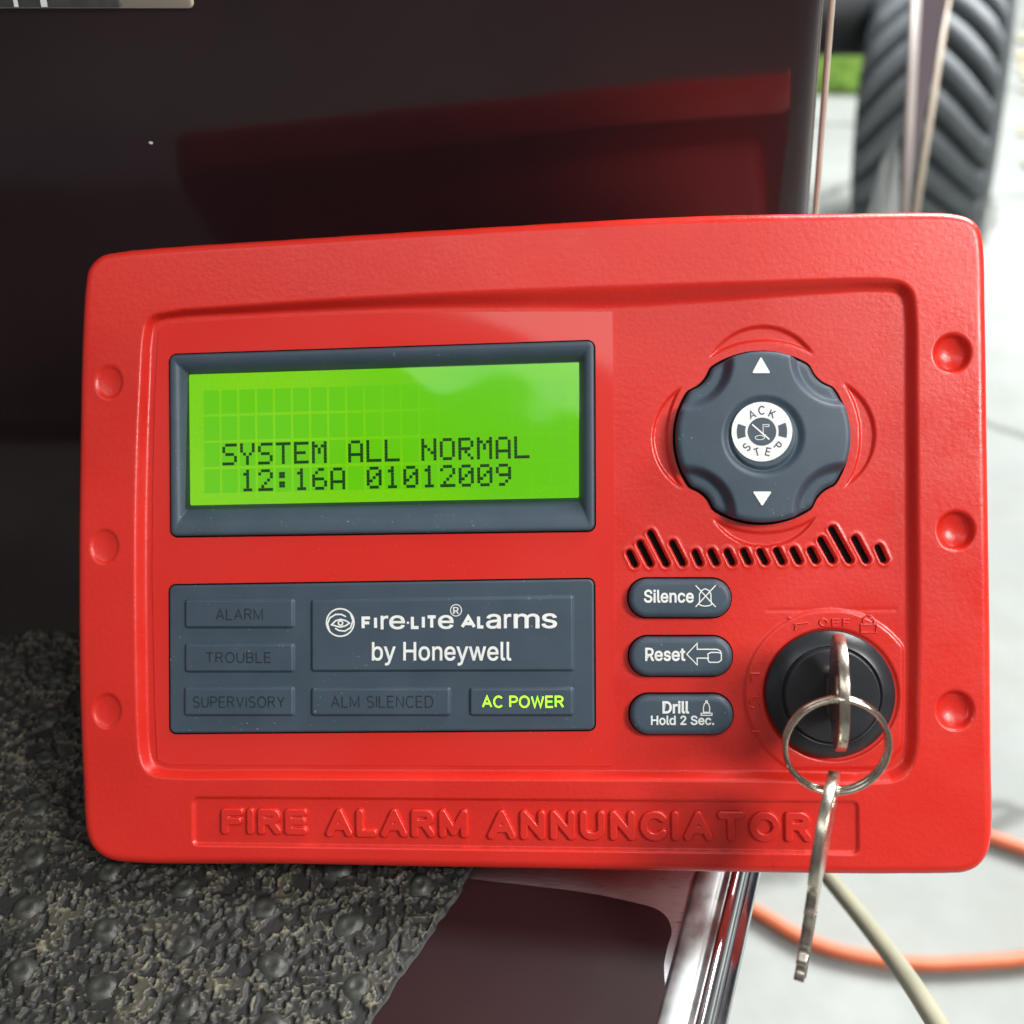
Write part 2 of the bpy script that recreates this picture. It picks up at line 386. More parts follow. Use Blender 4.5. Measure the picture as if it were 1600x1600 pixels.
def tube(path, r, n=10, name='tube', mat=None, closed=False, flat=1.0, caps=True):
    P = [Vector(p) for p in path]; N = len(P); V = []; F = []; up = None
    for i in range(N):
        d = (P[min(i + 1, N - 1)] - P[max(i - 1, 0)]).normalized()
        if up is None: up = d.orthogonal().normalized()
        up = (up - d * up.dot(d)).normalized(); s = d.cross(up); rr = r[i] if isinstance(r, (list, tuple)) else r
        for k in range(n):
            a = 2 * math.pi * k / n; V.append(P[i] + up * rr * math.cos(a) + s * rr * flat * math.sin(a))
    for i in range(N - 1):
        for k in range(n): F.append((i * n + k, i * n + (k + 1) % n, (i + 1) * n + (k + 1) % n, (i + 1) * n + k))
    if caps: F += [list(range(n))[::-1], [(N - 1) * n + k for k in range(n)]]
    return mesh(name, V, F, mat)
def bez(P, n=8):
    P = [Vector(p) for p in P]; out = []
    for i in range(len(P) - 1):
        p0 = P[max(i - 1, 0)]; p1 = P[i]; p2 = P[i + 1]; p3 = P[min(i + 2, len(P) - 1)]
        for k in range(n):
            t = k / n
            out.append(0.5 * ((2 * p1) + (p2 - p0) * t + (2 * p0 - 5 * p1 + 4 * p2 - p3) * t * t + (3 * p1 - p0 - 3 * p2 + p3) * t ** 3))
    return out + [P[-1]]

# ================================================================== SETTING
def floor_mat():
    t = NT('pale_concrete'); co = t.coord()
    a = t.noise(2.2, 5, 0.6, co); b = t.noise(26, 5, 0.65, co)
    c = t.mixc(t.maprange(a, 0.35, 0.65, 0, 1), (0.20, 0.215, 0.205), (0.31, 0.325, 0.31))
    t.l(t.mixc(t.maprange(b, 0.35, 0.7, 0, 0.6), c, (0.22, 0.23, 0.20)), t.b.inputs['Base Color'])
    vc = t.n('ShaderNodeTexVoronoi', feature='DISTANCE_TO_EDGE'); vc.inputs['Scale'].default_value = 2.3
    wn = t.n('ShaderNodeMix'); wn.data_type = 'VECTOR'; wn.inputs[0].default_value = 0.08; t.l(co, wn.inputs[4])
    nn_ = t.n('ShaderNodeTexNoise'); nn_.inputs['Scale'].default_value = 7; nn_.inputs['Detail'].default_value = 5; t.l(co, nn_.inputs['Vector']); t.l(nn_.outputs['Color'], wn.inputs[5]); t.l(wn.outputs[1], vc.inputs['Vector'])
    old = t.b.inputs['Base Color'].links[0].from_socket
    t.l(t.mixc(t.maprange(vc.outputs['Distance'], 0.004, 0.016, 0.75, 0), old, (0.08, 0.08, 0.07)), t.b.inputs['Base Color'])
    t.set(Roughness=0.75); t.l(t.bump(b, 0.3, 0.003), t.b.inputs['Normal']); return t.m
FZ = -0.33
V = []; F = []; n = 24
for j in range(n + 1):
    for i in range(n + 1): V.append((-8 + 20 * i / n, -6 + 24 * j / n, FZ + 0.0))
for j in range(n):
    for i in range(n): a = j * (n + 1) + i; F.append((a, a + 1, a + n + 2, a + n + 1))
ob('concrete_floor', mesh('concrete_floor', V, F, floor_mat(), False), kind='structure')

# ---- vehicle with dark maroon body, metal step, grip mat
VM = Matrix.Translation((-0.1, 0.25, FZ))
veh = thing('parked_vehicle', 'dark maroon glossy vehicle with metal step and grip mat behind the red panel', 'vehicle', VM)
VI = VM.inverted()
def vob(name, me, parent=None, **kw):
    o = ob(name, me, parent or veh, **kw)
    o.matrix_local = VI if parent is None else Matrix.Identity(4)
    return o
TL = 0.0; YF = 0.273
def body():
    rad = 0.011; xe = 0.0835; sec = []
    for x in np.linspace(-0.9, xe - rad - 0.004, 24): sec.append((x, 0.0))
    # shallow pressed flute near the edge, then the rolled edge
    for k in range(11):
        a = math.pi / 2 * k / 10; sec.append((xe - rad + rad * math.sin(a), rad * (1 - math.cos(a))))
    sec.append((xe, 0.03)); sec.append((xe, 0.25))
    V = []; F = []; rows = np.linspace(-0.12, 1.3, 34); m = len(sec)
    for z in rows:
        for x, d in sec:
            fl = 0.0012 * math.exp(-((x - 0.052) / 0.004) ** 2) + 0.0008 * math.exp(-((x - 0.030) / 0.006) ** 2)
            V.append((x - 0.117 * (z - 0.128) * min(1, max(0, (x + 0.05) / 0.1)), YF + TL * z + d + fl, z))
    for j in range(len(rows) - 1):
        for i in range(m - 1): a = j * m + i; F.append((a, a + 1, a + m + 1, a + m))
    return mesh('body_panel', V, F, M['maroon'])
vob('body_panel', body())
vob('edge_trim', tube([(0.0857 - 0.117 * (z - 0.128), YF + TL * z + 0.010, z) for z in np.linspace(-0.02, 1.3, 12)], 0.0009, 10, 'edge_trim', plain('cream_edge_seal', (0.50, 0.44, 0.36), 0.5, bumpscale=80, var=0.15)))
vob('pale_speck', mesh('pale_speck', [(x_, YF + TL * z_ - 0.0002, z_) for x_, z_ in ((-0.09701, 0.13286), (-0.09611, 0.13256), (-0.09581, 0.13316), (-0.09671, 0.13336))], [(0, 1, 2, 3)], M['white'], False))  # small white speck on the body
# data plate on the body, cut by the top of the frame
def tilt_quad(x0, x1, z0, z1, off, name, mat, r=0.0015):
    pts = roundpoly(box4(x0, z0, x1, z1), r, 0, 5); V, F = loft([(pts, 0), (roundpoly(box4(x0, z0, x1, z1), r, 0.0001, 5), 0.0004)])
    return mesh(name, [(v[0], YF + TL * v[1] - off - v[2], v[1]) for v in V], F, mat)
lbl = vob('data_plate', tilt_quad(-0.175, -0.0780, 0.1662, 0.2112, 0.0003, 'data_plate', plain('ivory_label', (0.60, 0.58, 0.48), 0.45, var=0.08)))
ob('barcode_band', tilt_quad(-0.173, -0.0953, 0.1665, 0.2092, 0.0008, 'barcode_band', plain('grey_band', (0.16, 0.17, 0.17), 0.5, var=0.25, vscale=300)), lbl)
V = []; F = []
for k in range(9):
    x = -0.168 + k * 0.0066; w_ = 0.0006 + 0.0005 * (k % 3)
    for a, b in ((x, 0.1668), (x + w_, 0.1668), (x + w_ + 0.004, 0.2062), (x + 0.004, 0.2062)): V.append((a, YF + TL * b - 0.0016, b))
    F.append((4 * k, 4 * k + 1, 4 * k + 2, 4 * k + 3))
ob('printed_bars', mesh('printed_bars', V, F, M['white'], False), lbl)

# step plate (z = 0), dark sheet standing for a reflection, rail
a0 = np.array(flo(1132, 1380)); a1 = np.array(flo(1078, 1600)); dr = (a0 - a1) / np.linalg.norm(a0 - a1)
def rail_at(y): return a0[0] + dr[0] / dr[1] * (y - a0[1])
yb, yt = -0.12, 0.219
V, F = loft([([(-0.9, yb), (rail_at(yb), yb), (rail_at(yt), yt), (-0.9, yt)], -0.006), ([(-0.9, yb), (rail_at(yb), yb), (rail_at(yt), yt), (-0.9, yt)], 0.0)])
vob('step_plate', mesh('step_plate', V, F, M['brushed'], False))
RR = 0.0105
def extr(pro, name, mat):
    V = []; F = []; ys = np.linspace(yb, yt, 20); m = len(pro)
    for y in ys:
        for o_, z in pro: V.append((rail_at(y) + o_, y, z))
    for a_ in range(len(ys) - 1):
        for b_ in range(m - 1): k = a_ * m + b_; F.append((k, k + 1, k + m + 1, k + m))
    return mesh(name, V, F, mat)
vob('edge_moulding', extr([(-0.0078, 0.0003), (-0.0074, 0.0011), (-0.0068, 0.0014), (-0.0045, 0.0015), (-0.0022, 0.0014), (-0.0012, 0.0011), (-0.0008, 0.0008), (-0.0002, 0.0010), (0.0006, 0.0013), (0.0012, 0.0015), (0.0014, 0.0008)], 'edge_moulding', M['dull']))
vob('chrome_rail', extr([(0.0011, 0.0012), (0.0013, 0.0018), (0.0018, 0.0020), (0.0030, 0.0018), (0.0040, 0.0012), (0.0046, 0.0003), (0.0050, -0.0012), (0.0062, -0.0020), (0.0078, -0.0022), (0.0086, -0.0032), (0.0088, -0.014)], 'chrome_rail', M['chrome']))
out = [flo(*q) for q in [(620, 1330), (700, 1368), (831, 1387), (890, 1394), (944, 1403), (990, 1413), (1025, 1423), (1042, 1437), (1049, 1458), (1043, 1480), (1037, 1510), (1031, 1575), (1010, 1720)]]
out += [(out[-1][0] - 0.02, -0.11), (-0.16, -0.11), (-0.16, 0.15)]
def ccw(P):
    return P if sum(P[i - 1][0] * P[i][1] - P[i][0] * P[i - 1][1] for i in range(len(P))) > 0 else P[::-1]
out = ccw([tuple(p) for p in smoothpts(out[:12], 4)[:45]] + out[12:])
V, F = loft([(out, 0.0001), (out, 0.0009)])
vob('reflection_sheet', mesh('reflection_sheet', V, F, M['reflsheet'], False))  # sheet added in place of the dark reflection in the metal plate

# grip mat: moulded rubber with a worm-like relief and round nubs, each nub a piece
def grip_mat():
    t = NT('worn_black_grip_rubber'); co = t.coord()
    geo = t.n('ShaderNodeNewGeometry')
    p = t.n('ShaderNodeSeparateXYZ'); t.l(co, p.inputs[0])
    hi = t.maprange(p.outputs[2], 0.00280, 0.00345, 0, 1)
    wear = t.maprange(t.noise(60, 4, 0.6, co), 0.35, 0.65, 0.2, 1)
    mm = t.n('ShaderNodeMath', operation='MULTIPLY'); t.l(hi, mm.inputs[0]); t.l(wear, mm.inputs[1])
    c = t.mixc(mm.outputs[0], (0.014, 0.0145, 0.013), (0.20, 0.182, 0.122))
    t.l(c, t.b.inputs['Base Color']); t.set(Roughness=0.55)
    t.l(t.bump(t.noise(900, 4, 0.6, co), 0.4, 0.0003), t.b.inputs['Normal']); return t.m
m0 = np.array(flo(670, 1470)); m1 = np.array(flo(580, 1600)); md = (m0 - m1) / np.linalg.norm(m0 - m1)
def mat_edge(y): return m0[0] + md[0] / md[1] * (y - m0[1])
def fbm(X, Y, seed, f, octv=1):
    r = np.random.default_rng(seed); out = 0; amp = 1
    for o in range(octv):
        G = r.random((256, 256)); xi = X * f; yi = Y * f; x0 = np.floor(xi).astype(int); y0 = np.floor(yi).astype(int)
        fx = sst(xi - x0); fy = sst(yi - y0); g = lambda a, b: G[a % 256, b % 256]
        out = out + amp * ((g(x0, y0) * (1 - fx) + g(x0 + 1, y0) * fx) * (1 - fy) + (g(x0, y0 + 1) * (1 - fx) + g(x0 + 1, y0 + 1) * fx) * fy)
        amp *= .5; f *= 2
    return out
NB = [flo(*q, z=0.003) for q in [(33, 1511), (157, 1542), (293, 1575), (166, 1450), (289, 1476), (416, 1507)]]
b1 = (np.array(NB[2]) - np.array(NB[0])) / 2; b2 = np.array(NB[4]) - np.array(NB[1]) + 0.0
nubs = []
for i in range(-9, 12):
    for j in range(-5, 7):
        p = np.array(NB[1]) + b1 * i + b2 * j + rng.normal(0, 0.0004, 2)
        if -0.24 < p[0] < mat_edge(p[1]) - 0.008 and 0.0 < p[1] < 0.203: nubs.append(p)
st = 0.00045
gy = np.arange(-0.02, 0.218, st); gx = np.arange(0, 0.26, st)
Y, K = np.meshgrid(gy, gx, indexing='ij'); X = mat_edge(Y) + 0.0006 * (fbm(Y, K * 0, 3, 500) - .5) * 2 - K
nz = fbm(X, Y, 11, 640) + 0.45 * fbm(X, Y, 12, 1200)
rid = 1 - np.abs(nz - 0.75) / 0.13
Z = 0.0020 + 0.0007 * sst((nz - 0.70) / 0.12 + .5) + 0.0006 * np.exp(-((nz - 0.80) / 0.06) ** 2) + 0.0003 * fbm(X, Y, 13, 120)
for p in nubs:
    d = np.hypot(X - p[0], Y - p[1]); k = sst((0.0038 - d) / 0.0014); Z = Z * (1 - k) + 0.0028 * k
Z = np.where(K < st * 1.5, 0.0012, Z)
ny, nx = X.shape; I = np.arange(ny * nx).reshape(ny, nx)
Q = np.stack([I[:-1, :-1], I[1:, :-1], I[1:, 1:], I[:-1, 1:]], -1).reshape(-1, 4)
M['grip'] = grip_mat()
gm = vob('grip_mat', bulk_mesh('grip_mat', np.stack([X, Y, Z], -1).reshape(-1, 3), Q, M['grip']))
M['nub'] = plain('worn_rubber_nub', (0.034, 0.037, 0.031), 0.45, bumpscale=700, bs=0.4, bd=0.0003, var=0.35, vscale=300)
prof = [(0.0046, 0.0), (0.0040, 0.0006), (0.0031, 0.0017), (0.0021, 0.0022), (0.0014, 0.0020), (0.0007, 0.0016), (0.0, 0.0015)]
V = []; F = []; n = 20
for r_, z_ in prof[:-1]:
    for k in range(n): V.append((r_ * math.cos(2 * math.pi * k / n), r_ * math.sin(2 * math.pi * k / n), z_))
for q in range(len(prof) - 2):
    for k in range(n): F.append((q * n + k, q * n + (k + 1) % n, (q + 1) * n + (k + 1) % n, (q + 1) * n + k))
V.append((0, 0, prof[-1][1])); F += [((len(prof) - 2) * n + k, (len(prof) - 2) * n + (k + 1) % n, len(V) - 1) for k in range(n)]
nubme = mesh('nub', V, F, M['nub'])
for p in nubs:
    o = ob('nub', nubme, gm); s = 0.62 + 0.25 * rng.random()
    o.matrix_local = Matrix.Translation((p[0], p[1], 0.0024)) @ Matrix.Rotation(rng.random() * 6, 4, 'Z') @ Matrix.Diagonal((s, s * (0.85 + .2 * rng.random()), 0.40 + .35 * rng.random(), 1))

# ---- wheel standing on the floor beyond
WK = 0.80; wy, wx, wr, ww = 1.18, 0.506, 0.158, 0.062
wheel = thing('wheel', 'dark rubber wheel with chunky diagonal tread standing on the bright floor behind', 'wheel', Matrix.Translation((wx, wy, FZ)) @ Matrix.Rotation(R(-24), 4, 'Z') @ Matrix.Rotation(R(-9), 4, 'Y'))
M['tyre'] = plain('tyre_rubber', (0.050, 0.058, 0.062), 0.62, bumpscale=90, bs=0.3, bd=0.002, var=0.2, vscale=20)
M['tread'] = plain('tread_rubber', (0.125, 0.142, 0.152), 0.65, bumpscale=120, bs=0.3, bd=0.002, var=0.15, vscale=20)  # paler than the carcass between the blocks
sec = [(-ww, 0.10), (-ww * 1.12, 0.139), (-ww * 1.1, 0.164), (-ww * 0.92, 0.181), (-ww * 0.5, 0.188), (0, 0.190), (ww * 0.5, 0.188), (ww * 0.92, 0.181), (ww * 1.1, 0.164), (ww * 1.12, 0.139), (ww, 0.10)]
def revolve(sec, n, name, mat):
    V = []; F = []; m = len(sec)
    for k in range(n):
        a = 2 * math.pi * k / n
        for x, r_ in sec: V.append((x, WK * r_ * math.sin(a), wr - 0.002 + WK * r_ * math.cos(a)))
    for k in range(n):
        for i in range(m - 1): F.append((k * m + i, k * m + i + 1, ((k + 1) % n) * m + i + 1, ((k + 1) % n) * m + i))
    return mesh(name, V, F, mat)
tyre = ob('tyre', revolve(sec, 64, 'tyre', M['tyre']), wheel)
rimo = ob('rim', revolve([(-ww * .9, 0.03), (-ww * .5, 0.03), (-ww * .45, 0.08), (-ww * .95, 0.102), (ww * .95, 0.102), (ww * .45, 0.08), (ww * .5, 0.03), (ww * .9, 0.03)], 40, 'rim', M['chrome']), wheel)
def lug(side):
    V = []; F = []; n = 9
    for i in range(n):
        t = i / (n - 1); x = (-0.05 + 1.12 * t) * ww * side; r0 = 0.143 + 0.009 * (1 - (t) ** 3) - (0.008 if t > .9 else 0)
        a = -0.30 * t - 0.13 * t * t; hw = 0.078 + 0.010 * t
        for da, dz in ((-hw, 0), (-hw * .86, 0.0095), (hw * .86, 0.0095), (hw, 0)):
            rr = r0 + dz; V.append((x, rr * math.sin(a + da), rr * math.cos(a + da)))
    for i in range(n - 1):
        for k in range(3): F.append((i * 4 + k, i * 4 + k + 1, i * 4 + k + 5, i * 4 + k + 4))
    F += [(3, 2, 1, 0), tuple((n - 1) * 4 + k for k in range(4))]
    return mesh('tread_block', V, F, M['tread'])
for side in (-1, 1):
    lm = lug(side)
    for k in range(26):
        o = ob('tread_block', lm, tyre)
        o.matrix_local = Matrix.Translation((0, 0, wr - 0.002)) @ Matrix.Rotation(2 * math.pi * (k + (0.5 if side > 0 else 0)) / 26, 4, 'X')
ob('cross_member', tube([(-0.05, 0, wr + 0.115), (-0.30, 0.02, wr + 0.115)], 0.045, 20, 'cross_member', plain('dark_axle_paint', (0.03, 0.032, 0.035), 0.5, bumpscale=60)), wheel)

# ---- leaning bracket to the right of the body edge
brk = thing('steel_bracket', 'blurred pair of tan steel bars meeting in a narrow V in front of the tyre', 'bracket', Matrix.Translation(cpt(1412, 345, 0.60)))
BI = Matrix.Translation(cpt(1412, 345, 0.60)).inverted()
def bar(pa, pb, dep, wa, wb, name, mat, flat=0.35):
    return tube([cpt(*pa, dep), cpt(*pb, dep)], [wa / 2 / 1600 * dep, wb / 2 / 1600 * dep], 10, name, mat, flat=flat)
M['tan'] = plain('tan_primer_steel', (0.50, 0.42, 0.33), 0.45, bumpscale=60, var=0.15, vscale=20)
M['tan2'] = plain('greyish_painted_steel', (0.36, 0.31, 0.29), 0.4, bumpscale=60, var=0.2, vscale=14)
o = ob('bar', bar((1436, -120), (1410, 420), 0.60, 46, 26, 'bar', M['tan2']), brk); o.matrix_local = BI
o = ob('bar', bar((1500, -120), (1418, 420), 0.62, 18, 26, 'bar', M['tan']), brk); o.matrix_local = BI
V = [cpt(1440, -120, 0.61), cpt(1505, -120, 0.61), cpt(1416, 330, 0.61)]; V += [v + Vector((0, 0.003, 0)) for v in V]
o = ob('web_plate', mesh('web_plate', V, [(0, 1, 2), (5, 4, 3), (0, 3, 4, 1), (1, 4, 5, 2), (2, 5, 3, 0)], plain('plum_painted_web', (0.055, 0.035, 0.045), 0.4, bumpscale=40), False), brk); o.matrix_local = BI
V = [cpt(1403, 205, 0.63), cpt(1408, 420, 0.63), cpt(1335, 420, 0.63), cpt(1358, 330, 0.63), cpt(1375, 262, 0.63)]; V += [v + Vector((0, 0.003, 0)) for v in V]
o = ob('gusset', mesh('gusset', V, [(0, 1, 2, 3, 4), (9, 8, 7, 6, 5)] + [(i, i + 5, (i + 1) % 5 + 5, (i + 1) % 5) for i in range(5)], plain('pale_grey_gusset', (0.30, 0.33, 0.32), 0.5, bumpscale=50), False), brk); o.matrix_local = BI

# ---- cords
oc = bez([(*flo(900, 1250, FZ), FZ + 0.006), (*flo(1060, 1360, FZ), FZ + 0.006), (*flo(1180, 1432, FZ), FZ + 0.006), (*flo(1260, 1478, FZ), FZ + 0.006), (*flo(1340, 1502, FZ), FZ + 0.006), (*flo(1430, 1514, FZ), FZ + 0.006), (*flo(1520, 1512, FZ), FZ + 0.006), (*flo(1620, 1500, FZ), FZ + 0.006), (*flo(1740, 1450, FZ), FZ + 0.006), (*flo(1730, 1390, FZ), FZ + 0.006), (*flo(1640, 1352, FZ), FZ + 0.006), (*flo(1560, 1322, FZ), FZ + 0.006), (*flo(1460, 1290, FZ), FZ + 0.006), (*flo(1300, 1260, FZ), FZ + 0.006)], 10)
ob('extension_cord', tube(oc, 0.0040, 12, 'extension_cord', plain('orange_cord_rubber', (0.56, 0.13, 0.05), 0.5, bumpscale=40, var=0.1)), label='orange cord looping across the pale concrete floor', cat='cord')
wc = bez([cpt(1235, 1290, 0.345), cpt(1285, 1358, 0.335), cpt(1345, 1432, 0.315), cpt(1405, 1510, 0.290), cpt(1452, 1580, 0.268), cpt(1500, 1665, 0.252), cpt(1540, 1800, 0.25)], 12)
ob('panel_cable', tube(wc, 0.0028, 14, 'panel_cable', plain('beige_cable_jacket', (0.27, 0.26, 0.185), 0.42, bumpscale=200, var=0.12)), label='beige cable running out from behind the red panel above the floor', cat='cable')

# ---- grass and leaves out on the yard
def blades(cx, cy, sx, sy, n):
    V = []; F = []
    for i in range(n):
        x = cx + rng.uniform(-sx, sx); y = cy + rng.uniform(-sy, sy); h = rng.uniform(0.02, 0.05); a = rng.uniform(0, 6.28); w_ = 0.003
        dx, dy = math.cos(a) * w_, math.sin(a) * w_; o = len(V)
        V += [(x - dx, y - dy, FZ), (x + dx, y + dy, FZ), (x + rng.normal(0, .012), y + rng.normal(0, .012), FZ + h)]; F.append((o, o + 1, o + 2))
    return V, F
gv, gf = blades(0.58, 1.85, 0.10, 0.10, 5000)
ob('grass', mesh('grass', gv, gf, plain('fresh_grass', (0.36, 0.54, 0.13), 0.6, var=0.3), False), kind='stuff', label='bright green grass strip beyond the vehicle edge', cat='grass')
V = []; F = []
for i in range(900):
    x = rng.uniform(0.7, 2.0); y = rng.uniform(1.2, 3.2)
    if x < 0.42 * y + 0.1: continue
    s = rng.uniform(0.008, 0.022); a = rng.uniform(0, 6.28); o = len(V)
    for k in range(5): V.append((x + s * math.cos(a + k * 1.256) * (1 if k else 1.5), y + s * math.sin(a + k * 1.256) * .7, FZ + 0.004 + rng.uniform(0, 0.006)))
    F.append(tuple(range(o, o + 5)))
ob('fallen_leaves', mesh('fallen_leaves', V, F, plain('dry_leaf', (0.50, 0.40, 0.20), 0.7, var=0.5, vscale=8), False), kind='stuff', label='scattered dry leaves on the bright yard floor', cat='leaves')

# ================================================================== THE PANEL
panel = thing('fire_alarm_panel', 'red plastic fire alarm annunciator with green display, round pad and key lock', 'alarm panel', MP)
DF = -0.0026                                    # recessed inner face
FW = DF + 0.0003                                # glossy film over its left part
OUT = smoothpts(uvs([(129, 440), (134, 418), (152, 398), (178, 391), (287, 381), (412, 373), (600, 361), (800, 349), (975, 339), (1150, 332), (1300, 330), (1450, 328), (1492, 330), (1520, 338), (1535, 354), (1541, 382), (1544, 480), (1547, 694), (1551, 936), (1553, 1178), (1554, 1305), (1547, 1338), (1531, 1358), (1510, 1367), (1478, 1369), (1275, 1369), (1100, 1366), (950, 1363), (700, 1359), (437, 1354), (190, 1351), (159, 1343), (139, 1325), (130, 1301), (125, 1231), (120, 1100), (118, 960), (118, 838), (120, 700), (123, 540)]), 4)
RIN = uvs([(222, 520), (228, 500), (243, 489), (400, 474), (600, 461), (800, 451), (1000, 443), (1200, 437), (1380, 434), (1412, 440), (1428, 456), (1434, 490), (1436, 600), (1438, 800), (1440, 950), (1438, 1100), (1434, 1180), (1422, 1210), (1395, 1224), (1200, 1222), (900, 1220), (600, 1219), (400, 1218), (260, 1217), (232, 1210), (219, 1192), (213, 1150), (209, 1000), (208, 850), (211, 700), (216, 600)])
FIN = uvs([(240, 520), (246, 505), (262, 499), (400, 491), (600, 483), (800, 481), (960, 482), (1100, 474), (1250, 463), (1390, 456), (1405, 461), (1411, 475), (1413, 600), (1414, 900), (1414, 1100), (1412, 1170), (1404, 1190), (1385, 1203), (1200, 1204), (900, 1204), (600, 1203), (400, 1202), (262, 1201), (243, 1193), (236, 1175), (233, 1100), (231, 900), (232, 750), (236, 600)], DF)
RINs = smoothpts(RIN, 3); FINs = smoothpts(FIN, 3)
KX = (uv(1200, 800)[0] - uv(1000, 800)[0]) / 200; KY = (uv(1100, 700)[1] - uv(1100, 900)[1]) / 200
S = 0.00030
U, Vv = np.meshgrid(np.arange(-0.1098, 0.1098, S), np.arange(-0.0775, 0.0775, S), indexing='ij')
dO = sdf(U, Vv, OUT)
gu, gv_ = np.gradient(dO, S)
outm = dO < 0
U2 = np.where(outm, U - dO * gu, U); V2 = np.where(outm, Vv - dO * gv_, Vv)
a = np.maximum(sdf(U2, V2, RINs), 0); b = np.maximum(-sdf(U2, V2, FINs), 0)
Hh = DF * sst(a / (a + b + 1e-9)) * (a > 0)
rr = 0.0024; dd = np.clip(dO, 0, rr)
Hh = Hh - rr * (1 - np.sqrt(np.clip(1 - (1 - dd / rr) ** 2, 0, 1)))
def bowl(px, py, rx, ry, dep):
    global Hh
    c = uv(px, py); q = ((U2 - c[0]) / (rx * KX)) ** 2 + ((V2 - c[1]) / (ry * KY)) ** 2
    Hh = Hh - dep * sst((1.08 - q) / 0.5) * np.where(q < 1.08, 0.35 + 0.65 * (1 - np.clip(q, 0, 1)), 0)
for q in [(1488, 552, 29, 31), (1494, 829, 29, 31), (1493, 1110, 29, 31)]: bowl(*q, 0.0026)
for q in [(170, 597, 25, 29), (163, 854, 26, 30), (167, 1111, 26, 30)]: bowl(*q, 0.0009)
# name plate
NP = roundpoly(uvs([(302, 1247), (1340, 1254), (1341, 1334), (302, 1320)]), 0.0011)
Hh -= 0.00075 * sst(sdf(U2, V2, NP) / 0.0007 + 0.5)
# crescents round the pad
pc = uv(1192, 682, DF)
for k in range(4):
    al = math.pi / 2 * k; x = (U2 - pc[0]) / KX; y = (V2 - pc[1]) / KY
    xr = x * math.cos(al) + y * math.sin(al); yr = -x * math.sin(al) + y * math.cos(al)
    dcr = np.minimum(92 - np.hypot(xr, yr - 82), np.hypot(xr, yr) - 151) * KX
    Hh -= 0.0008 * sst(dcr / 0.0006 + 0.35)
# vent slots
SL = [((103, 1318), (138, 1390)), ((155, 1270), (215, 1388)), ((208, 1218), (295, 1388)), ((318, 1268), (378, 1385)), ((432, 1315), (462, 1385)), ((512, 1312), (545, 1382)), ((592, 1312), (627, 1382)), ((675, 1308), (708, 1378)), ((757, 1310), (792, 1378)), ((840, 1305), (877, 1377)), ((923, 1303), (960, 1375)), ((1010, 1303), (1045, 1372)), ((1062, 1252), (1128, 1370)), ((1117, 1197), (1213, 1370)), ((1232, 1245), (1298, 1370)), ((1350, 1290), (1385, 1368))]
slots = []
for p, q in SL:
    p = np.array(p) / 3.2 + (950, 450); q = np.array(q) / 3.2 + (950, 450); e = (q - p) / np.linalg.norm(q - p)
    p = np.array(uv(*(p + e * 3), DF)); q = np.array(uv(*(q - e * 3), DF)); slots.append((p, q)); e = q - p
    t_ = np.clip(((U2 - p[0]) * e[0] + (V2 - p[1]) * e[1]) / (e @ e), 0, 1)
    ds = np.hypot(U2 - p[0] - e[0] * t_, V2 - p[1] - e[1] * t_)
    Hh += 0.00022 * np.exp(-((ds - 0.0012) / 0.00035) ** 2) - 0.0016 * sst((0.00105 - ds) / 0.0005)
# lock land
lc = uv(1298, 1085, DF)
dl = 134 * KX - np.hypot(U2 - lc[0], V2 - lc[1]); Hh += 0.0005 * sst(dl / 0.0008 + .5) * sst((sdf(U2, V2, FIN)) / 0.001)
dl2 = 106 * KX - np.hypot(U2 - lc[0], V2 - lc[1]); Hh -= 0.0006 * sst(dl2 / 0.0006)
# faint parting line above the lock and down the edge of the film
Hh -= 0.00010 * np.exp(-((V2 - uv(1300, 953, DF)[1]) / 0.0004) ** 2) * (U2 > uv(1200, 900)[0]) * (U2 < uv(1405, 900)[0])
sh = U.shape; I = np.arange(sh[0] * sh[1]).reshape(sh)
inside = dO >= 0; near = dO > -S * 1.5
c4 = lambda A: (A[:-1, :-1], A[1:, :-1], A[1:, 1:], A[:-1, 1:])
i4 = c4(inside); n4 = c4(near)
hole = c4(sdf(U, Vv, uvs([(264, 554), (928, 532), (929, 829), (266, 838)], DF)) > 0.0009)
ok = ~(hole[0] & hole[1] & hole[2] & hole[3]) & (i4[0] | i4[1] | i4[2] | i4[3]) & n4[0] & n4[1] & n4[2] & n4[3]
Q = np.stack(c4(I), -1)[ok]
ed = np.concatenate([Q[:, [k, (k + 1) % 4]] for k in range(4)]); key_ = np.sort(ed, 1); kk = key_[:, 0].astype(np.int64) * I.size + key_[:, 1]
un, ix, cnt = np.unique(kk, return_index=True, return_counts=True); be = ed[ix[cnt == 1]]; be = be[np.abs(dO.ravel()[be[:, 0]]) < 0.002]
VA = np.stack([U2, V2, Hh], -1).reshape(-1, 3)
bv = np.unique(be); lay = []
base = len(VA); mp1 = {int(v): base + i for i, v in enumerate(bv)}; mp2 = {int(v): base + len(bv) + i for i, v in enumerate(bv)}
VB = VA[bv].copy(); cen = VB.copy(); VB[:, 2] = -0.0080; VC = VB.copy(); VC[:, :2] *= 0.994; VC[:, 2] = -0.0135
SQ = [(b_, a_, mp1[int(a_)], mp1[int(b_)]) for a_, b_ in be] + [(mp1[int(b_)], mp1[int(a_)], mp2[int(a_)], mp2[int(b_)]) for a_, b_ in be]
VA = np.concatenate([VA, VB, VC]); Q = np.concatenate([Q, np.array(SQ)])
used = np.unique(Q); rm = np.full(len(VA), -1); rm[used] = np.arange(len(used))
cover = ob('cover', bulk_mesh('cover', VA[used], rm[Q], M['red']), panel)
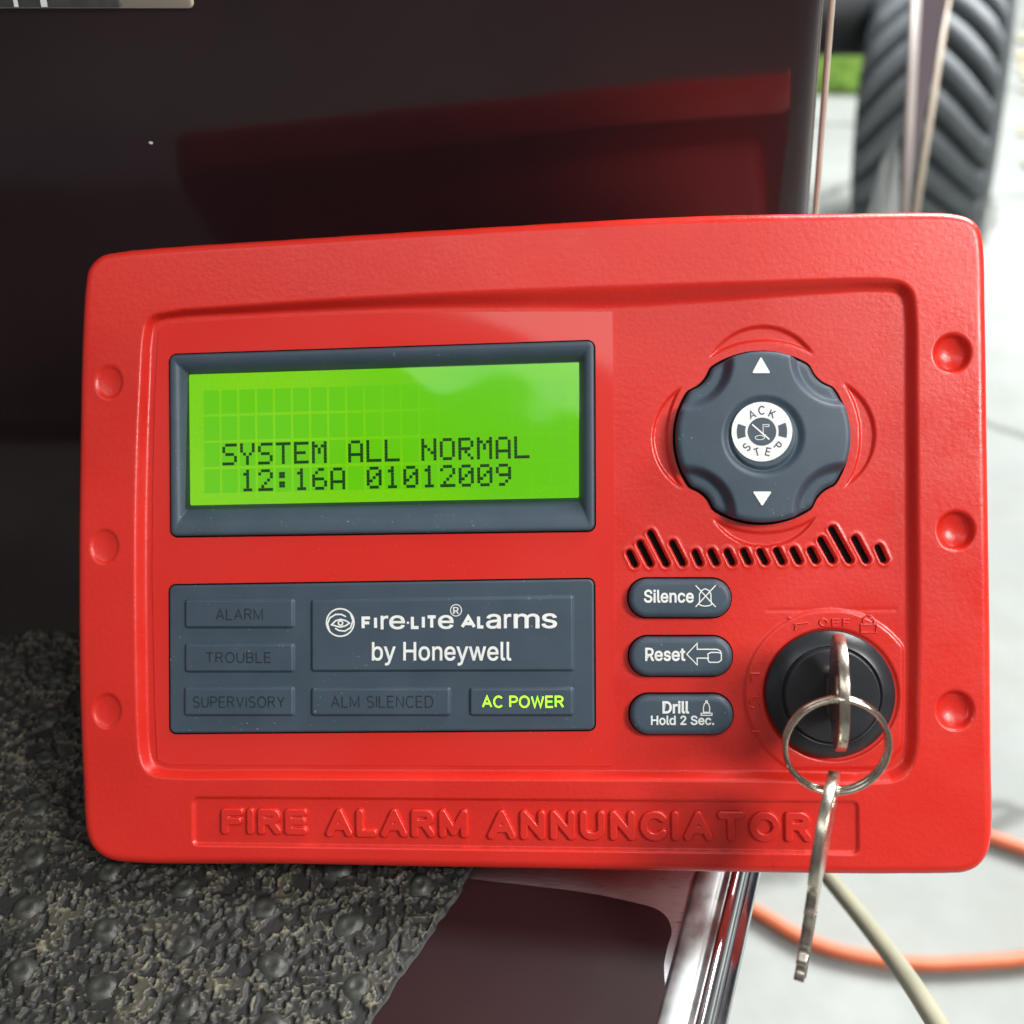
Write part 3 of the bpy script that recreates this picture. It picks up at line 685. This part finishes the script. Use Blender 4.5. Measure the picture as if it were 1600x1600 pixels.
V, F = loft([(roundpoly(box4(-0.070, 0.030, 0.068, 0.0575), 0.006), -0.0720), (roundpoly(box4(-0.076, -0.020, 0.074, 0.0590), 0.006), -0.0560), (roundpoly(box4(-0.080, -0.044, 0.078, 0.0595), 0.006), -0.0400), (roundpoly(box4(-0.080, -0.044, 0.078, 0.0595), 0.006), -0.0085)], cap=True, closebottom=True)
ob('back_box', mesh('back_box', V, F, M['darkred'], False), panel)
V, F = loft([(roundpoly(box4(-0.1045, -0.073, 0.1045, 0.072), 0.006), -0.0132), (roundpoly(box4(-0.1045, -0.073, 0.1045, 0.072), 0.006), -0.0120)], cap=True, closebottom=True)
ob('back_plate', mesh('back_plate', V, F, M['darkred'], False), panel)

# glossy film over the display side
FP = uvs([(248, 514), (262, 506), (400, 497), (600, 489), (800, 487), (957, 487), (959, 700), (959, 950), (958, 1197), (800, 1197), (500, 1196), (262, 1195), (246, 1188), (242, 1100), (238, 900), (239, 750), (243, 600)], FW)
FP = ccw([tuple(p) for p in FP])
LH = uvs([(264, 554), (928, 532), (929, 829), (266, 838)], FW)
fm = curve_mesh([FP, roundpoly(LH, 0.0016, 0.0003)[::-1]], 'glossy_film', M['film'], extrude=0.0003)
fm.transform(Matrix.Translation((0, 0, FW - 0.0003))); ob('glossy_film', fm, panel)

def gap_ring(P, r, w, name='gap_shade'):  # black ring, the shade of the gap put into colour
    V, F = loft([(roundpoly(P, r, -0.00035), DF - 0.0008), (roundpoly(P, r, -0.00035), w), (roundpoly(P, r, 0.0006), w)], cap=False)
    return ob(name, mesh(name, V, F, M['black'], False), panel)

# ---- display
BZ = DF + 0.0012
P = uvs([(264, 554), (928, 532), (929, 829), (266, 838)], BZ); rads = [0.0009, 0.0006, 0.0020, 0.0018]
LW = DF - 0.0022
LC = uvs([(296, 586), (904, 567), (904, 777), (298, 789)], LW)
Pc = roundpoly(P, 0.0016, 0, 8); gap_ring(P, 0.0016, FW + 0.0001)
def lerp_ring(A, B, t): return [np.array(a_) * (1 - t) + np.array(b_) * t for a_, b_ in zip(A, B)]
inn = roundpoly(LC, 0.0003, -0.0001, 8)
rings = [(Pc, DF), (Pc, BZ - 0.0005), (roundpoly(P, 0.0016, 0.0002, 8), BZ - 0.00015), (roundpoly(P, 0.0016, 0.0005, 8), BZ)]
o2 = roundpoly(P, 0.0016, 0.0011, 8)
for t_, h in ((0, 0), (.2, .04), (.4, .14), (.6, .34), (.78, .60), (.9, .82), (1, 1)): rings.append((lerp_ring(o2, inn, t_), BZ - 0.00005 + (LW + 0.0001 - BZ) * h))
rings.append((inn, LW - 0.0006))
V, F = loft(rings, cap=False); ob('display_bezel', mesh('display_bezel', V, F, M['slate']), panel)
V, F = loft([(roundpoly(LC, 0.0003, -0.001), LW - 0.0008), (roundpoly(LC, 0.0003, -0.001), LW)])
lcd = ob('display', mesh('display', V, F, M['lcd'], False), panel)
gt = NT('clear_display_glass'); gt.t.nodes.remove(gt.b); tr = gt.n('ShaderNodeBsdfTransparent'); gl = gt.n('ShaderNodeBsdfGlossy'); gl.inputs['Roughness'].default_value = 0.05
fr_ = gt.n('ShaderNodeFresnel'); fr_.inputs[0].default_value = 1.5; mx_ = gt.n('ShaderNodeMixShader'); bn = gt.bump(gt.noise(16, 2, 0.5), 0.5, 0.003); gt.l(bn, gl.inputs['Normal'])
gt.l(fr_.outputs[0], mx_.inputs[0]); gt.l(tr.outputs[0], mx_.inputs[1]); gt.l(gl.outputs[0], mx_.inputs[2]); gt.l(mx_.outputs[0], gt.t.nodes['Material Output'].inputs['Surface'])
GQ = uvs([(290, 582), (909, 562), (909, 782), (293, 794)], LW + 0.0008)
GV = [(*GQ[0], LW + 0.0003), (*GQ[1], LW + 0.0003), (*GQ[2], LW + 0.0017), (*GQ[3], LW + 0.0017)]
ob('display_glass', mesh('display_glass', GV, [(3, 2, 1, 0)], gt.m, False), panel)
# characters: 20 x 4 cells of 5 x 7 dots
FONT = {'S': '01111 10000 10000 01110 00001 00001 11110', 'Y': '10001 10001 10001 01010 00100 00100 00100', 'T': '11111 00100 00100 00100 00100 00100 00100', 'E': '11111 10000 10000 11110 10000 10000 11111', 'M': '10001 11011 10101 10101 10001 10001 10001', 'A': '01110 10001 10001 10001 11111 10001 10001', 'L': '10000 10000 10000 10000 10000 10000 11111', 'N': '10001 10001 11001 10101 10011 10001 10001', 'O': '01110 10001 10001 10001 10001 10001 01110', 'R': '11110 10001 10001 11110 10100 10010 10001', '0': '01110 10001 10011 10101 11001 10001 01110', '1': '00100 01100 00100 00100 00100 00100 01110', '2': '01110 10001 00001 00010 00100 01000 11111', '6': '00110 01000 10000 11110 10001 10001 01110', '9': '01110 10001 10001 01111 00001 00010 01100', ':': '00000 01100 01100 00000 01100 01100 00000'}
ca = np.array(uv(316.5, 608.5, LW)); cb = np.array(uv(887.5, 591, LW)); cc_ = np.array(uv(318, 773, LW))
ex = (cb - ca) / 20; ey = (cc_ - ca) / 4
CV = []; CF = []; PV = []; PF = []
rows = ['', '', ' SYSTEM ALL NORMAL', '  12:16A 01012009']
for r_ in range(4):
    for c_ in range(20):
        o0 = ca + ex * c_ + ey * r_; k = len(CV)
        for s_, t_ in ((.06, .05), (.94, .05), (.94, .95), (.06, .95)): CV.append((*(o0 + ex * s_ + ey * t_), LW + 0.00003))
        CF.append((k + 3, k + 2, k + 1, k))
        ch = rows[r_][c_] if c_ < len(rows[r_]) else ' '
        if ch in FONT:
            for y_, bits in enumerate(FONT[ch].split()):
                for x_, b_ in enumerate(bits):
                    if b_ == '1':
                        o1 = o0 + ex * (0.09 + 0.164 * x_) + ey * (0.09 + 0.118 * y_); k = len(PV)
                        for s_, t_ in ((-.004, -.002), (.158, -.002), (.158, .112), (-.004, .112)): PV.append((*(o1 + ex * s_ + ey * t_), LW + 0.00007))
                        PF.append((k + 3, k + 2, k + 1, k))
ob('character_cells', mesh('character_cells', CV, CF, M['cell'], False), lcd)
ob('display_text', mesh('display_text', PV, PF, M['pixel'], False), lcd)

# ---- indicator plate
PW = DF + 0.0010
P = uvs([(264, 915), (928, 905), (929, 1141), (265, 1146)], PW)
gap_ring(P, 0.0014, FW + 0.0001)
ip = ob('indicator_plate', pillow(P, 0.0014, DF, PW, 0.0005, name='indicator_plate', mat=M['slate']), panel)
HW = PW + 0.00075
def tab(name, q):
    rings = []; P = uvs(q, PW)
    rings = [(roundpoly(P, 0.0006, -0.0005, 6), PW - 0.0001), (roundpoly(P, 0.0006, -0.0002, 6), PW + 0.00010), (roundpoly(P, 0.0006, 0.0000, 6), PW + 0.0004), (roundpoly(P, 0.0006, 0.00018, 6), PW + 0.00066), (roundpoly(P, 0.0006, 0.0004, 6), HW), (roundpoly(P, 0.0006, 0.0005, 6), HW)]
    V, F = loft(rings); return mesh(name, V, F, M['slate'])
def bx(x0, y0, x1, y1): return [(x0, y0), (x1, y0), (x1, y1), (x0, y1)]
TW = HW + 0.00004
for q, s, tb, mt, bd in [((291, 937, 459, 980), 'ALARM', (337, 951, 411, 969), 'darkprint', 0.0), ((291, 1006, 459, 1049), 'TROUBLE', (321, 1019, 424, 1036), 'darkprint', 0.0),
                 ((290, 1074, 459, 1117), 'SUPERVISORY', (301, 1088, 445, 1106), 'darkprint', 0.0), ((488, 1075, 703, 1117), 'ALM SILENCED', (517, 1087, 677, 1106), 'darkprint', 0.0),
                 ((735, 1075, 895, 1117), 'AC POWER', (753, 1087, 881, 1106), 'glow', 0.022)]:
    w_ = ob('indicator_window', tab('indicator_window', bx(*q)), panel)
    stext('lettering', s, tb, 0.00030 if mt == 'darkprint' else 0.00042, TW, M[mt], w_, 0.30 if mt == 'darkprint' else 0.27)
lg = ob('logo_tab', tab('logo_tab', [(488, 938), (895, 932), (896, 1047), (488, 1048)]), panel)
Z6 = lambda x, y: (240 + x / 2.222, 870 + y / 2.222)
LOGO = [('F', 722, 207, 757, 253), ('I', 766, 206, 775, 252), ('r', 788, 204, 815, 252), ('e', 818, 203, 873, 252), ('L', 893, 203, 925, 251), ('I', 932, 203, 941, 251), ('T', 946, 203, 985, 251), ('e', 987, 202, 1042, 251), ('A', 1066, 203, 1119, 249), ('L', 1123, 202, 1150, 249), ('a', 1154, 198, 1206, 250), ('r', 1216, 198, 1242, 248), ('m', 1250, 197, 1340, 248), ('s', 1346, 196, 1401, 249)]
parts = []
for ch, x0, y0, x1, y1 in [q_ for q_ in LOGO if q_[0] in 'reams']:
    g = glyphs(ch, bold=0.012); parts.append(fit(g, *Z6(x0, y0), *Z6(x1, y1), TW))
for q_ in LOGO:
    if q_[0] not in 'FILTA': continue
    for l in stroke_text(q_[0], (*Z6(q_[1], q_[2]), *Z6(q_[3], q_[4])), 0.00074, TW): parts.append(strip([l], 0.00074, None, TW + 0.000005 * (len(parts) % 3), 'x'))
g = glyphs('by Honeywell', bold=0.012); parts.append(fit(g, 581, 1003, 799, 1040, TW))
g = glyphs('R', bold=0.01); parts.append(fit(g, 708, 948.5, 717, 959, TW))
dk = uv(*Z6(883, 229), TW)
parts.append(curve_mesh([arc(dk[0], dk[1], 0.0003, 0.0003, 0, 345, 12)], 'd', M['white']))
for p in parts: p.materials.clear()
for p in parts[-1:]:
    a_ = vcoords(p); a_[:, 2] = TW; p.vertices.foreach_set('co', a_.ravel())
ob('lettering', join(parts, 'lettering', M['white']), lg)
def pl(pts, w=TW): return [uv(x, y, w) for x, y in pts]
c1, c2 = Z6(648, 228)
em = [pl(arc(c1, c2, 21.5, 21.5, 0, 360, 40)), pl([Z6(x, y) for x, y in [(612, 262), (604, 232), (612, 212), (632, 200), (652, 200), (668, 208)]]),
      pl([Z6(x, y) for x, y in [(684, 198), (692, 222), (684, 246), (664, 258), (644, 256), (630, 248)]]),
      pl([Z6(x, y) for x, y in [(618, 236), (632, 222), (650, 217), (668, 222), (680, 230), (666, 240), (648, 244), (632, 240), (618, 236)]]),
      pl(arc(*Z6(649, 230), 3.4, 3.4, 0, 360, 12))]
ob('emblem', strip(em, 0.00036, M['white'], TW, 'emblem'), lg)
ob('registered_mark', strip([pl(arc(712.5, 953.6, 8.6, 9, 0, 360, 28))], 0.00021, M['white'], TW, 'registered_mark'), lg)

# ---- push buttons
def dome_button(q, name):
    P = uvs(bx(*q), DF); r_ = min(abs(P[0][1] - P[3][1]), abs(P[1][1] - P[2][1])) / 2 - 0.00015; rings = []; T = 0.0024
    rings.append((roundpoly(P, r_, 0, 12), DF - 0.001))
    for k in range(7):
        a_ = math.pi / 2 * k / 6; rings.append((roundpoly(P, r_, 0.0013 * (1 - math.cos(a_)), 12), DF + T - 0.0013 * (1 - math.sin(a_))))
    rings.append((roundpoly(P, r_, 0.0016, 12), DF + T + 0.00002))
    V, F = loft(rings)
    Gv, Gf = loft([(roundpoly(P, r_, -0.00035, 12), DF - 0.001), (roundpoly(P, r_, -0.00035, 12), DF + 0.00012)])
    ob('gap_shade', mesh('gap_shade', Gv, Gf, M['black'], False), panel)  # black base painting the dark gap round the button
    return ob(name, mesh(name, V, F, M['slate']), panel), DF + T + 0.00006
B, w_ = dome_button((982, 904, 1141, 964), 'push_button'); B['label'] = 'Silence button'
text('lettering', 'Silence', (1006, 921, 1084, 942), w_, M['white'], B, bold=0.02)
Z7 = lambda x, y: (950 + x / 2.4615, 800 + y / 2.4615)
bell = [(-24, 30), (-22, 18), (-22, -6), (-14, -20), (0, -27), (14, -20), (22, -6), (22, 18), (24, 30)]
L_ = [pl([Z7(374 + x, 322 + y) for x, y in bell] , w_), pl([Z7(x, y) for x, y in [(345, 352), (360, 360), (374, 362), (390, 360), (404, 352)]], w_), pl([Z7(337, 282), Z7(414, 365)], w_), pl([Z7(414, 282), Z7(337, 365)], w_)]
ob('bell_symbol', strip(L_, 0.00024, M['white'], w_, 'bell_symbol'), B)
B, w_ = dome_button((983, 994, 1143, 1055), 'push_button'); B['label'] = 'Reset button'
text('lettering', 'Reset', (1008, 1012, 1071, 1033), w_, M['white'], B, bold=0.02)
L_ = [pl([Z7(x, y) for x, y in [(303, 547), (343, 505), (343, 528), (420, 528), (432, 534), (436, 545), (436, 570), (424, 578), (390, 578), (384, 568), (384, 562), (343, 562), (343, 588), (303, 547)]], w_), pl([Z7(x, y) for x, y in [(386, 566), (384, 546), (396, 540), (424, 540), (436, 545)]], w_)]
ob('arrow_symbol', strip(L_, 0.00024, M['white'], w_, 'arrow_symbol'), B)
B, w_ = dome_button((984, 1084, 1144, 1146), 'push_button'); B['label'] = 'Drill button'
text('lettering', 'Drill', (1035, 1095, 1077, 1115), w_, M['white'], B, bold=0.025)
text('lettering', 'Hold 2 Sec.', (1017, 1118, 1116, 1133), w_, M['white'], B, bold=0.02)
bell = [(-12, 18), (-12, 0), (-8, -14), (0, -20), (8, -14), (12, 0), (12, 18)]
L_ = [pl([Z7(379 + x, 752 + y) for x, y in bell] + [Z7(367, 770)], w_), pl([Z7(x, y) for x, y in [(358, 782), (358, 774), (400, 774), (400, 782), (358, 782)]], w_), pl(arc(*Z7(379, 729), 1.4, 1.4, 0, 360, 8), w_)]
ob('bell_symbol', strip(L_, 0.00022, M['white'], w_, 'bell_symbol'), B)

# ---- round four-way pad
PWD = DF + 0.0042
pcx, pcy = uv(1192, 682, PWD - 0.001)
k1 = KX * 0.985
Ro = 137 * k1; Bc = 123 * k1; Br = 46 * k1
nt, nr = 288, 64; V = []; F = []
def rout(th):
    best = Ro
    for sx in (-1, 1):
        for sy in (-1, 1):
            cx, cy = sx * Bc, sy * Bc; dx, dy = math.cos(th), math.sin(th); bq = dx * cx + dy * cy; disc = bq * bq - (cx * cx + cy * cy - Br * Br)
            if disc > 0 and bq > 0: best = min(best, bq - math.sqrt(disc))
    return best
ro = [rout(2 * math.pi * k / nt) for k in range(nt)]
ro = [(ro[k - 2] + 2 * ro[k - 1] + 3 * ro[k] + 2 * ro[(k + 1) % nt] + ro[(k + 2) % nt]) / 9 for k in range(nt)]
def padh(x, y, edge):
    d = math.hypot(x, y); h = 0.0
    h -= 0.0004 * (d / Ro) ** 2
    ss = lambda t: (lambda q: q * q * (3 - 2 * q))(max(0, min(1, t)))
    # dish round the centre key
    h -= 0.0010 * ss((66 * k1 - d) / (13 * k1))
    h += 0.0007 * ss((53 * k1 - d) / (3.5 * k1))
    m = min(math.hypot(x - sx * Bc, y - sy * Bc) for sx in (-1, 1) for sy in (-1, 1))
    h -= 0.0024 * ss((80 * k1 - m) / (16 * k1))
    b_ = 0.0013
    if edge < b_: h -= b_ * (1 - math.sqrt(max(0, 1 - (1 - edge / b_) ** 2))) * 0.8
    return h
svals = list(np.linspace(0.02, 0.86, 52)) + list(1 - 0.14 * np.linspace(1, 0, 14)[1:] ** 1.6)
for s_ in svals:
    for k in range(nt):
        th = 2 * math.pi * k / nt; r_ = ro[k] * s_; x, y = r_ * math.cos(th), r_ * math.sin(th)
        V.append((pcx + x, pcy + y, PWD + padh(x, y, ro[k] * (1 - s_))))
nr = len(svals)
for k in range(nt): V.append((pcx + ro[k] * 1.005 * math.cos(2 * math.pi * k / nt), pcy + ro[k] * 1.005 * math.sin(2 * math.pi * k / nt), DF - 0.001))
for r_ in range(nr):
    for k in range(nt): F.append((r_ * nt + k, r_ * nt + (k + 1) % nt, (r_ + 1) * nt + (k + 1) % nt, (r_ + 1) * nt + k)[::-1])
F = [f[::-1] for f in F]; F.append(list(range(nt))[::-1])
pad = ob('direction_pad', mesh('direction_pad', V, F, M['slate']), panel)
gp = [(pcx + ro[k] * 1.03 * math.cos(2 * math.pi * k / nt), pcy + ro[k] * 1.03 * math.sin(2 * math.pi * k / nt)) for k in range(0, nt, 2)]
Gv, Gf = loft([(gp, DF - 0.001), (gp, DF + 0.00015)]); ob('gap_shade', mesh('gap_shade', Gv, Gf, M['black'], False), panel)  # black base painting the dark gap round the pad
aw = PWD + 0.00002
for q in ([(1189, 557), (1204, 583), (1175, 583)], [(1176, 768), (1206, 768), (1191, 791)]):
    P = uvs(q, aw); P = ccw(P); V, F = loft([(roundpoly(P, 0.0002, 0, 3), aw - 0.0008), (roundpoly(P, 0.0002, 0, 3), aw - 0.00004 if q[0][1] < 700 else aw - 0.00004)])
    ob('arrow_mark', mesh('arrow_mark', V, F, M['white'], False), pad)
cw_ = PWD - 0.0003 + 0.00010
bc = uv(1190.5, 674.5, cw_); rb = 47.5 * k1
V, F = loft([(arc(0, 0, rb * 1.0, rb * 1.0, 0, 352.5, 47), -0.0006), (arc(0, 0, rb, rb, 0, 352.5, 47), 0)])
V = [(v[0] + bc[0], v[1] + bc[1], v[2] + cw_) for v in V]; ob('centre_disc', mesh('centre_disc', V, F, M['white'], False), pad)
lets = []
def dimg(x, y): return ((x - 770) / 3.2 * k1 + bc[0], -(y - 720) / 3.2 * k1 + bc[1])
for ch, x, y, rot, hgt in [('A', 722, 632, 22, 46), ('C', 770, 611, 0, 46), ('K', 823, 630, -24, 46), ('S', 692, 797, 42, 44), ('T', 743, 824, 14, 44), ('E', 800, 823, -14, 44), ('P', 848, 795, -42, 44)]:
    hh = hgt / 3.2 * k1 * 0.84; q = R(rot); c_, n_ = math.cos(q), math.sin(q); px, py = dimg(x, y); wd = adv(ch)
    for l in STK[ch]:
        pts = []
        for p_ in l:
            ax_, ay_ = (p_[0] - wd / 2) * hh * 0.95, (p_[1] - .5) * hh
            pts.append((px + ax_ * c_ - ay_ * n_, py + ax_ * n_ + ay_ * c_))
        lets.append(strip([pts], 0.00030, None, cw_ + 0.00003 + 0.000006 * (len(lets) % 3), 'x'))
ob('lettering', join(lets, 'lettering', M['slateink']), pad)
def annsec(r0, r1, a0_, a1_): 
    o_ = arc(0, 0, r1, r1, a0_, a1_, 10) + arc(0, 0, r0, r0, a1_, a0_, 10); return [(x + bc[0], y + bc[1]) for x, y in o_]
dark = []
for a0_, a1_ in ((160, 196), (-16, 20)):
    P = ccw(annsec(84 / 3.2 * k1, 126 / 3.2 * k1, a0_, a1_)); dark.append(mesh('x', [(p[0], p[1], cw_ + 0.00003) for p in P], [list(range(len(P)))], None, False))
P = [(x + bc[0], y + bc[1]) for x, y in arc(0, 0, 72 / 3.2 * k1, 72 / 3.2 * k1, 0, 350, 35)]
dark.append(mesh('x', [(p[0], p[1], cw_ + 0.00003) for p in P], [list(range(len(P)))], None, False))
ob('disc_markings', join(dark, 'disc_markings', M['slateink']), pad)
note = [[dimg(722, 682), dimg(806, 760)]]
note2 = [[dimg(x, y) for x, y in [(790, 738), (776, 732), (776, 684), (806, 684), (806, 694), (784, 694)]], [dimg(735 + 24 + 24 * math.cos(a_), 750 - 11 * math.sin(a_)) for a_ in np.linspace(0, 2 * math.pi, 17)]]
ob('note_symbol', join([strip(note, 0.00032, None, cw_ + 0.00006, 'x'), strip(note2, 0.00014, None, cw_ + 0.00008, 'x')], 'note_symbol', M['white']), pad)

# ---- vent slots
for p, q in slots:
    e = (q - p) / np.linalg.norm(q - p); nn = np.array([-e[1], e[0]]); r_ = 0.00084; P = []
    for k in range(9): a_ = -math.pi / 2 + math.pi * k / 8; P.append(q + r_ * (e * math.cos(a_) + nn * math.sin(a_)))
    for k in range(9): a_ = math.pi / 2 + math.pi * k / 8; P.append(p + r_ * (e * math.cos(a_) + nn * math.sin(a_)))
    V, F = loft([(P, DF - 0.0022), (P, DF - 0.0011)]); ob('vent_slot', mesh('vent_slot', V, F, M['black'], False), panel)  # black plug, the darkness inside the slot put into colour

# ---- moulded name: rounded strokes standing up from the name plate, and small marks round the lock
def moulded(name, words, w, halfw, height, step, gapk=0.34):
    SG = []
    for s_, (x0, y0, x1, y1) in words:
        tot = sum(max(q[0] for l in STK[c] for q in l) for c in s_) + gapk * (len(s_) - 1)
        A = np.array(uv(x0, y1, w)); B_ = np.array(uv(x1, y1 + (x1 - x0) * 0.008, w)); T = np.array(uv(x0, y0, w))
        A = A + (halfw, halfw); B_ = B_ + (-halfw, halfw); T = T + (halfw, -halfw)
        ex_ = (B_ - A) / tot; ey_ = (0, T[1] - A[1]); cx = 0
        for c in s_:
            for l in STK[c]:
                pts = [A + ex_ * (cx + q[0]) + np.array(ey_) * q[1] for q in l]
                SG += list(zip(pts[:-1], pts[1:]))
            cx += max(q[0] for l in STK[c] for q in l) + gapk
    lo = np.min([np.minimum(a_, b_) for a_, b_ in SG], 0) - 0.001; hi = np.max([np.maximum(a_, b_) for a_, b_ in SG], 0) + 0.001
    X_, Y_ = np.meshgrid(np.arange(lo[0], hi[0], step), np.arange(lo[1], hi[1], step), indexing='ij'); D = np.full(X_.shape, 9.0)
    for a_, b_ in SG:
        i0 = max(int((min(a_[0], b_[0]) - 0.0015 - lo[0]) / step), 0); i1 = int((max(a_[0], b_[0]) + 0.0015 - lo[0]) / step) + 1
        e = b_ - a_; xs = X_[i0:i1]; ys = Y_[i0:i1]; t_ = np.clip(((xs - a_[0]) * e[0] + (ys - a_[1]) * e[1]) / (e @ e), 0, 1)
        D[i0:i1] = np.minimum(D[i0:i1], np.hypot(xs - a_[0] - e[0] * t_, ys - a_[1] - e[1] * t_))
    q = np.clip(D / halfw, 0, 1.3); Zz = w + height * sst((1.15 - q) / 0.48) - 0.00012
    I_ = np.arange(X_.size).reshape(X_.shape); kp = c4(q < 1.28); ok_ = kp[0] | kp[1] | kp[2] | kp[3]; Q_ = np.stack(c4(I_), -1)[ok_]
    us = np.unique(Q_); r_ = np.full(X_.size, -1); r_[us] = np.arange(len(us))
    ob(name, bulk_mesh(name, np.stack([X_, Y_, Zz], -1).reshape(-1, 3)[us], r_[Q_], M['red']), panel)
moulded('raised_lettering', [('FIRE', (346, 1261, 482, 1304)), ('ALARM', (509, 1262, 733, 1308)), ('ANNUNCIATOR', (761, 1264, 1269, 1312))], -0.00075, 0.00108, 0.00095, 0.00016, 0.46)
OW = DF + 0.0005
moulded('raised_marking', [('OFF', (1279, 966, 1328, 979))], OW, 0.00021, 0.0004, 0.00008, 0.55)
def rod(pts, r_, name, w): return tube([(*uv(x, y, w), w) for x, y in pts], r_, 6, name, M['red'])
Z8 = lambda x, y: (1150 + x / 5.333, 950 + y / 5.333)
def rods(name, ls, r_=0.00022):
    ms = [rod([Z8(*p) for p in l], r_, 'x', OW + 0.0001) for l in ls]; ob(name, join(ms, name, M['red']), panel)
rods('padlock_mark', [[(1040, 135), (1170, 135), (1170, 205), (1040, 205), (1040, 135)], [(1058, 130), (1060, 90), (1085, 62), (1120, 62), (1148, 90), (1150, 130)]])
rods('arrow_marking', [[(482, 135), (600, 122)], [(500, 130), (492, 185)], [(440, 75), (455, 90)]])
rods('dial_marking', [[(118, 545), (200, 545)], [(128, 550), (132, 610)]])
rods('dial_marking', [[(120, 800), (118, 760), (150, 735), (190, 745)], [(120, 825), (150, 830)], [(195, 790), (200, 820)]])
rods('dial_marking', [[(130, 1025), (195, 1025)]])

# ---- key lock
LWc = DF + 0.0042
lx, ly = uv(1298, 1085, LWc - 0.002)
prof = [(0.01515, DF - 0.001), (0.01515, DF + 0.0012), (0.01505, DF + 0.0017), (0.0148, DF + 0.0020), (0.0125, DF + 0.0033), (0.0118, DF + 0.0036), (0.01165, DF + 0.00365), (0.0114, DF + 0.0030), (0.01115, DF + 0.0029), (0.01095, DF + 0.0040), (0.0107, DF + 0.00423), (0.0106, DF + 0.00424), (0.0104, DF + 0.00424), (0.0050, DF + 0.00424), (0.0002, DF + 0.00424)]
sc_ = 100 * KX / 0.01515
V = []; F = []; n = 96
for r_, w_ in prof:
    for k in range(n): V.append((lx + sc_ * r_ * math.cos(2 * math.pi * k / n), ly + sc_ * r_ * math.sin(2 * math.pi * k / n), w_))
for q in range(len(prof) - 1):
    for k in range(n): F.append((q * n + k, q * n + (k + 1) % n, (q + 1) * n + (k + 1) % n, (q + 1) * n + k))
lk = ob('key_lock', mesh('key_lock', V, F, M['lock']), panel)
ob('keyway', pillow(box4(lx - 0.0014, ly - 0.0042, lx + 0.0014, ly + 0.0042), 0.0005, LWc - 0.0001, LWc + 0.00025, 0.0001, name='keyway', mat=plain('brass_keyway', (0.12, 0.11, 0.10), 0.35, 1.0, bumpscale=400)), lk)

# ================================================================== KEYS
def key_mesh(name, rb, blade, bw=0.0062, teeth=True, tip=0.0):
    th = 0.0021
    bow = arc(0, 0, rb, rb, 26, 334, 44)
    bl = [(rb + 0.0005, -0.0052), (rb + 0.0035, -0.0048), (rb + 0.0038, -bw / 2)]
    if teeth:
        x0 = rb + 0.009; dep = [0.0, .0012, .0002, .0016, .0006, .0014, 0.0003]
        k = 0; x = x0
        while x < rb + blade - 0.0022:
            bl += [(x, -bw / 2 + dep[k % 7]), (x + 0.0011, -bw / 2 + dep[k % 7])]; x += 0.0019; k += 1
    bl += [(rb + blade - 0.0006, -bw / 2 + 0.0004), (rb + blade, -0.0012), (rb + blade, 0.0012), (rb + blade - 0.0006, bw / 2), (rb + 0.0038, bw / 2), (rb + 0.0035, 0.0048), (rb + 0.0005, 0.0052)]
    outl = bow[::-1]                        # clockwise bow then blade back
    outl = ccw(bow + bl)
    hole = arc(-rb + 0.0050, 0, 0.0026, 0.0030, 0, 345, 22)[::-1]
    me = curve_mesh([outl, hole], name, M['key'], extrude=th / 2 - 0.00025, bevel=0.00022, off=-0.0002)
    return me
def frame(o_, xd, yd):
    x = Vector(xd).normalized(); y = Vector(yd); y = (y - x * y.dot(x)).normalized(); z = x.cross(y)
    m = Matrix.Identity(4)
    for i in range(3): m[i][0] = x[i]; m[i][1] = y[i]; m[i][2] = z[i]; m[i][3] = o_[i]
    return m
RC = MC.to_3x3()
lockw = MP @ Vector((lx, ly, LWc))
rbow = 0.0122
# key in the lock: bow edge faces the viewer
axis_in = (lockw - cpt(1320, 1076, 0.2045)).normalized()
c1_ = cpt(1320, 1076, 0.2045) + axis_in * rbow
km = thing('key', 'silver key standing in the black lock, its round bow seen edge-on', 'key', frame(c1_, axis_in, RC @ Vector((0, 1, 0))), group='keys on the split ring')
ob('key_body', key_mesh('key_body', rbow, (lockw - c1_).length - rbow + 0.004, teeth=False), km)
# hanging key
top = cpt(1303, 1206, 0.206); tipp = cpt(1249, 1530, 0.2055)
ax = (tipp - top).normalized(); c2_ = top + ax * rbow
deep = RC @ Vector((0.38, 0, -0.92))
blade2 = (tipp - top).length - 2 * rbow
km2 = thing('key', 'silver key hanging freely from the ring below the lock, blade pointing down', 'key', frame(c2_, ax, deep), group='keys on the split ring')
kb = ob('key_body', key_mesh('key_body', rbow, blade2, bw=0.0058), km2)
V, F = loft([(roundpoly(box4(rbow + 0.004, -0.0004, rbow + blade2 - 0.0006, 0.0012), 0.0001), 0.0009), (roundpoly(box4(rbow + 0.004, -0.0004, rbow + blade2 - 0.0006, 0.0012), 0.0001), 0.00122)])
ob('blade_rib', mesh('blade_rib', V, F, M['key'], False), km2)
# split ring: two turns of wire
rc_ = cpt(1307, 1165, 0.2075); rrad = 0.01035
path = []
fr = frame(rc_, RC @ Vector((1, 0, 0.05)), RC @ Vector((0, 0.95, 0.20)))
for k in range(161):
    t_ = k / 160; a_ = R(205) + 4 * math.pi * t_
    off = 0.00060 * (-1 + 2 * sst(np.float64((t_ - 0.42) / 0.16)))
    path.append(fr @ Vector((rrad * math.cos(a_), rrad * 0.97 * math.sin(a_), off)))
kr = ob('split_ring', tube(path, 0.00064, 10, 'split_ring', M['ring'], flat=0.85), label='round nickel split ring joining the two keys over the lock', cat='key ring')
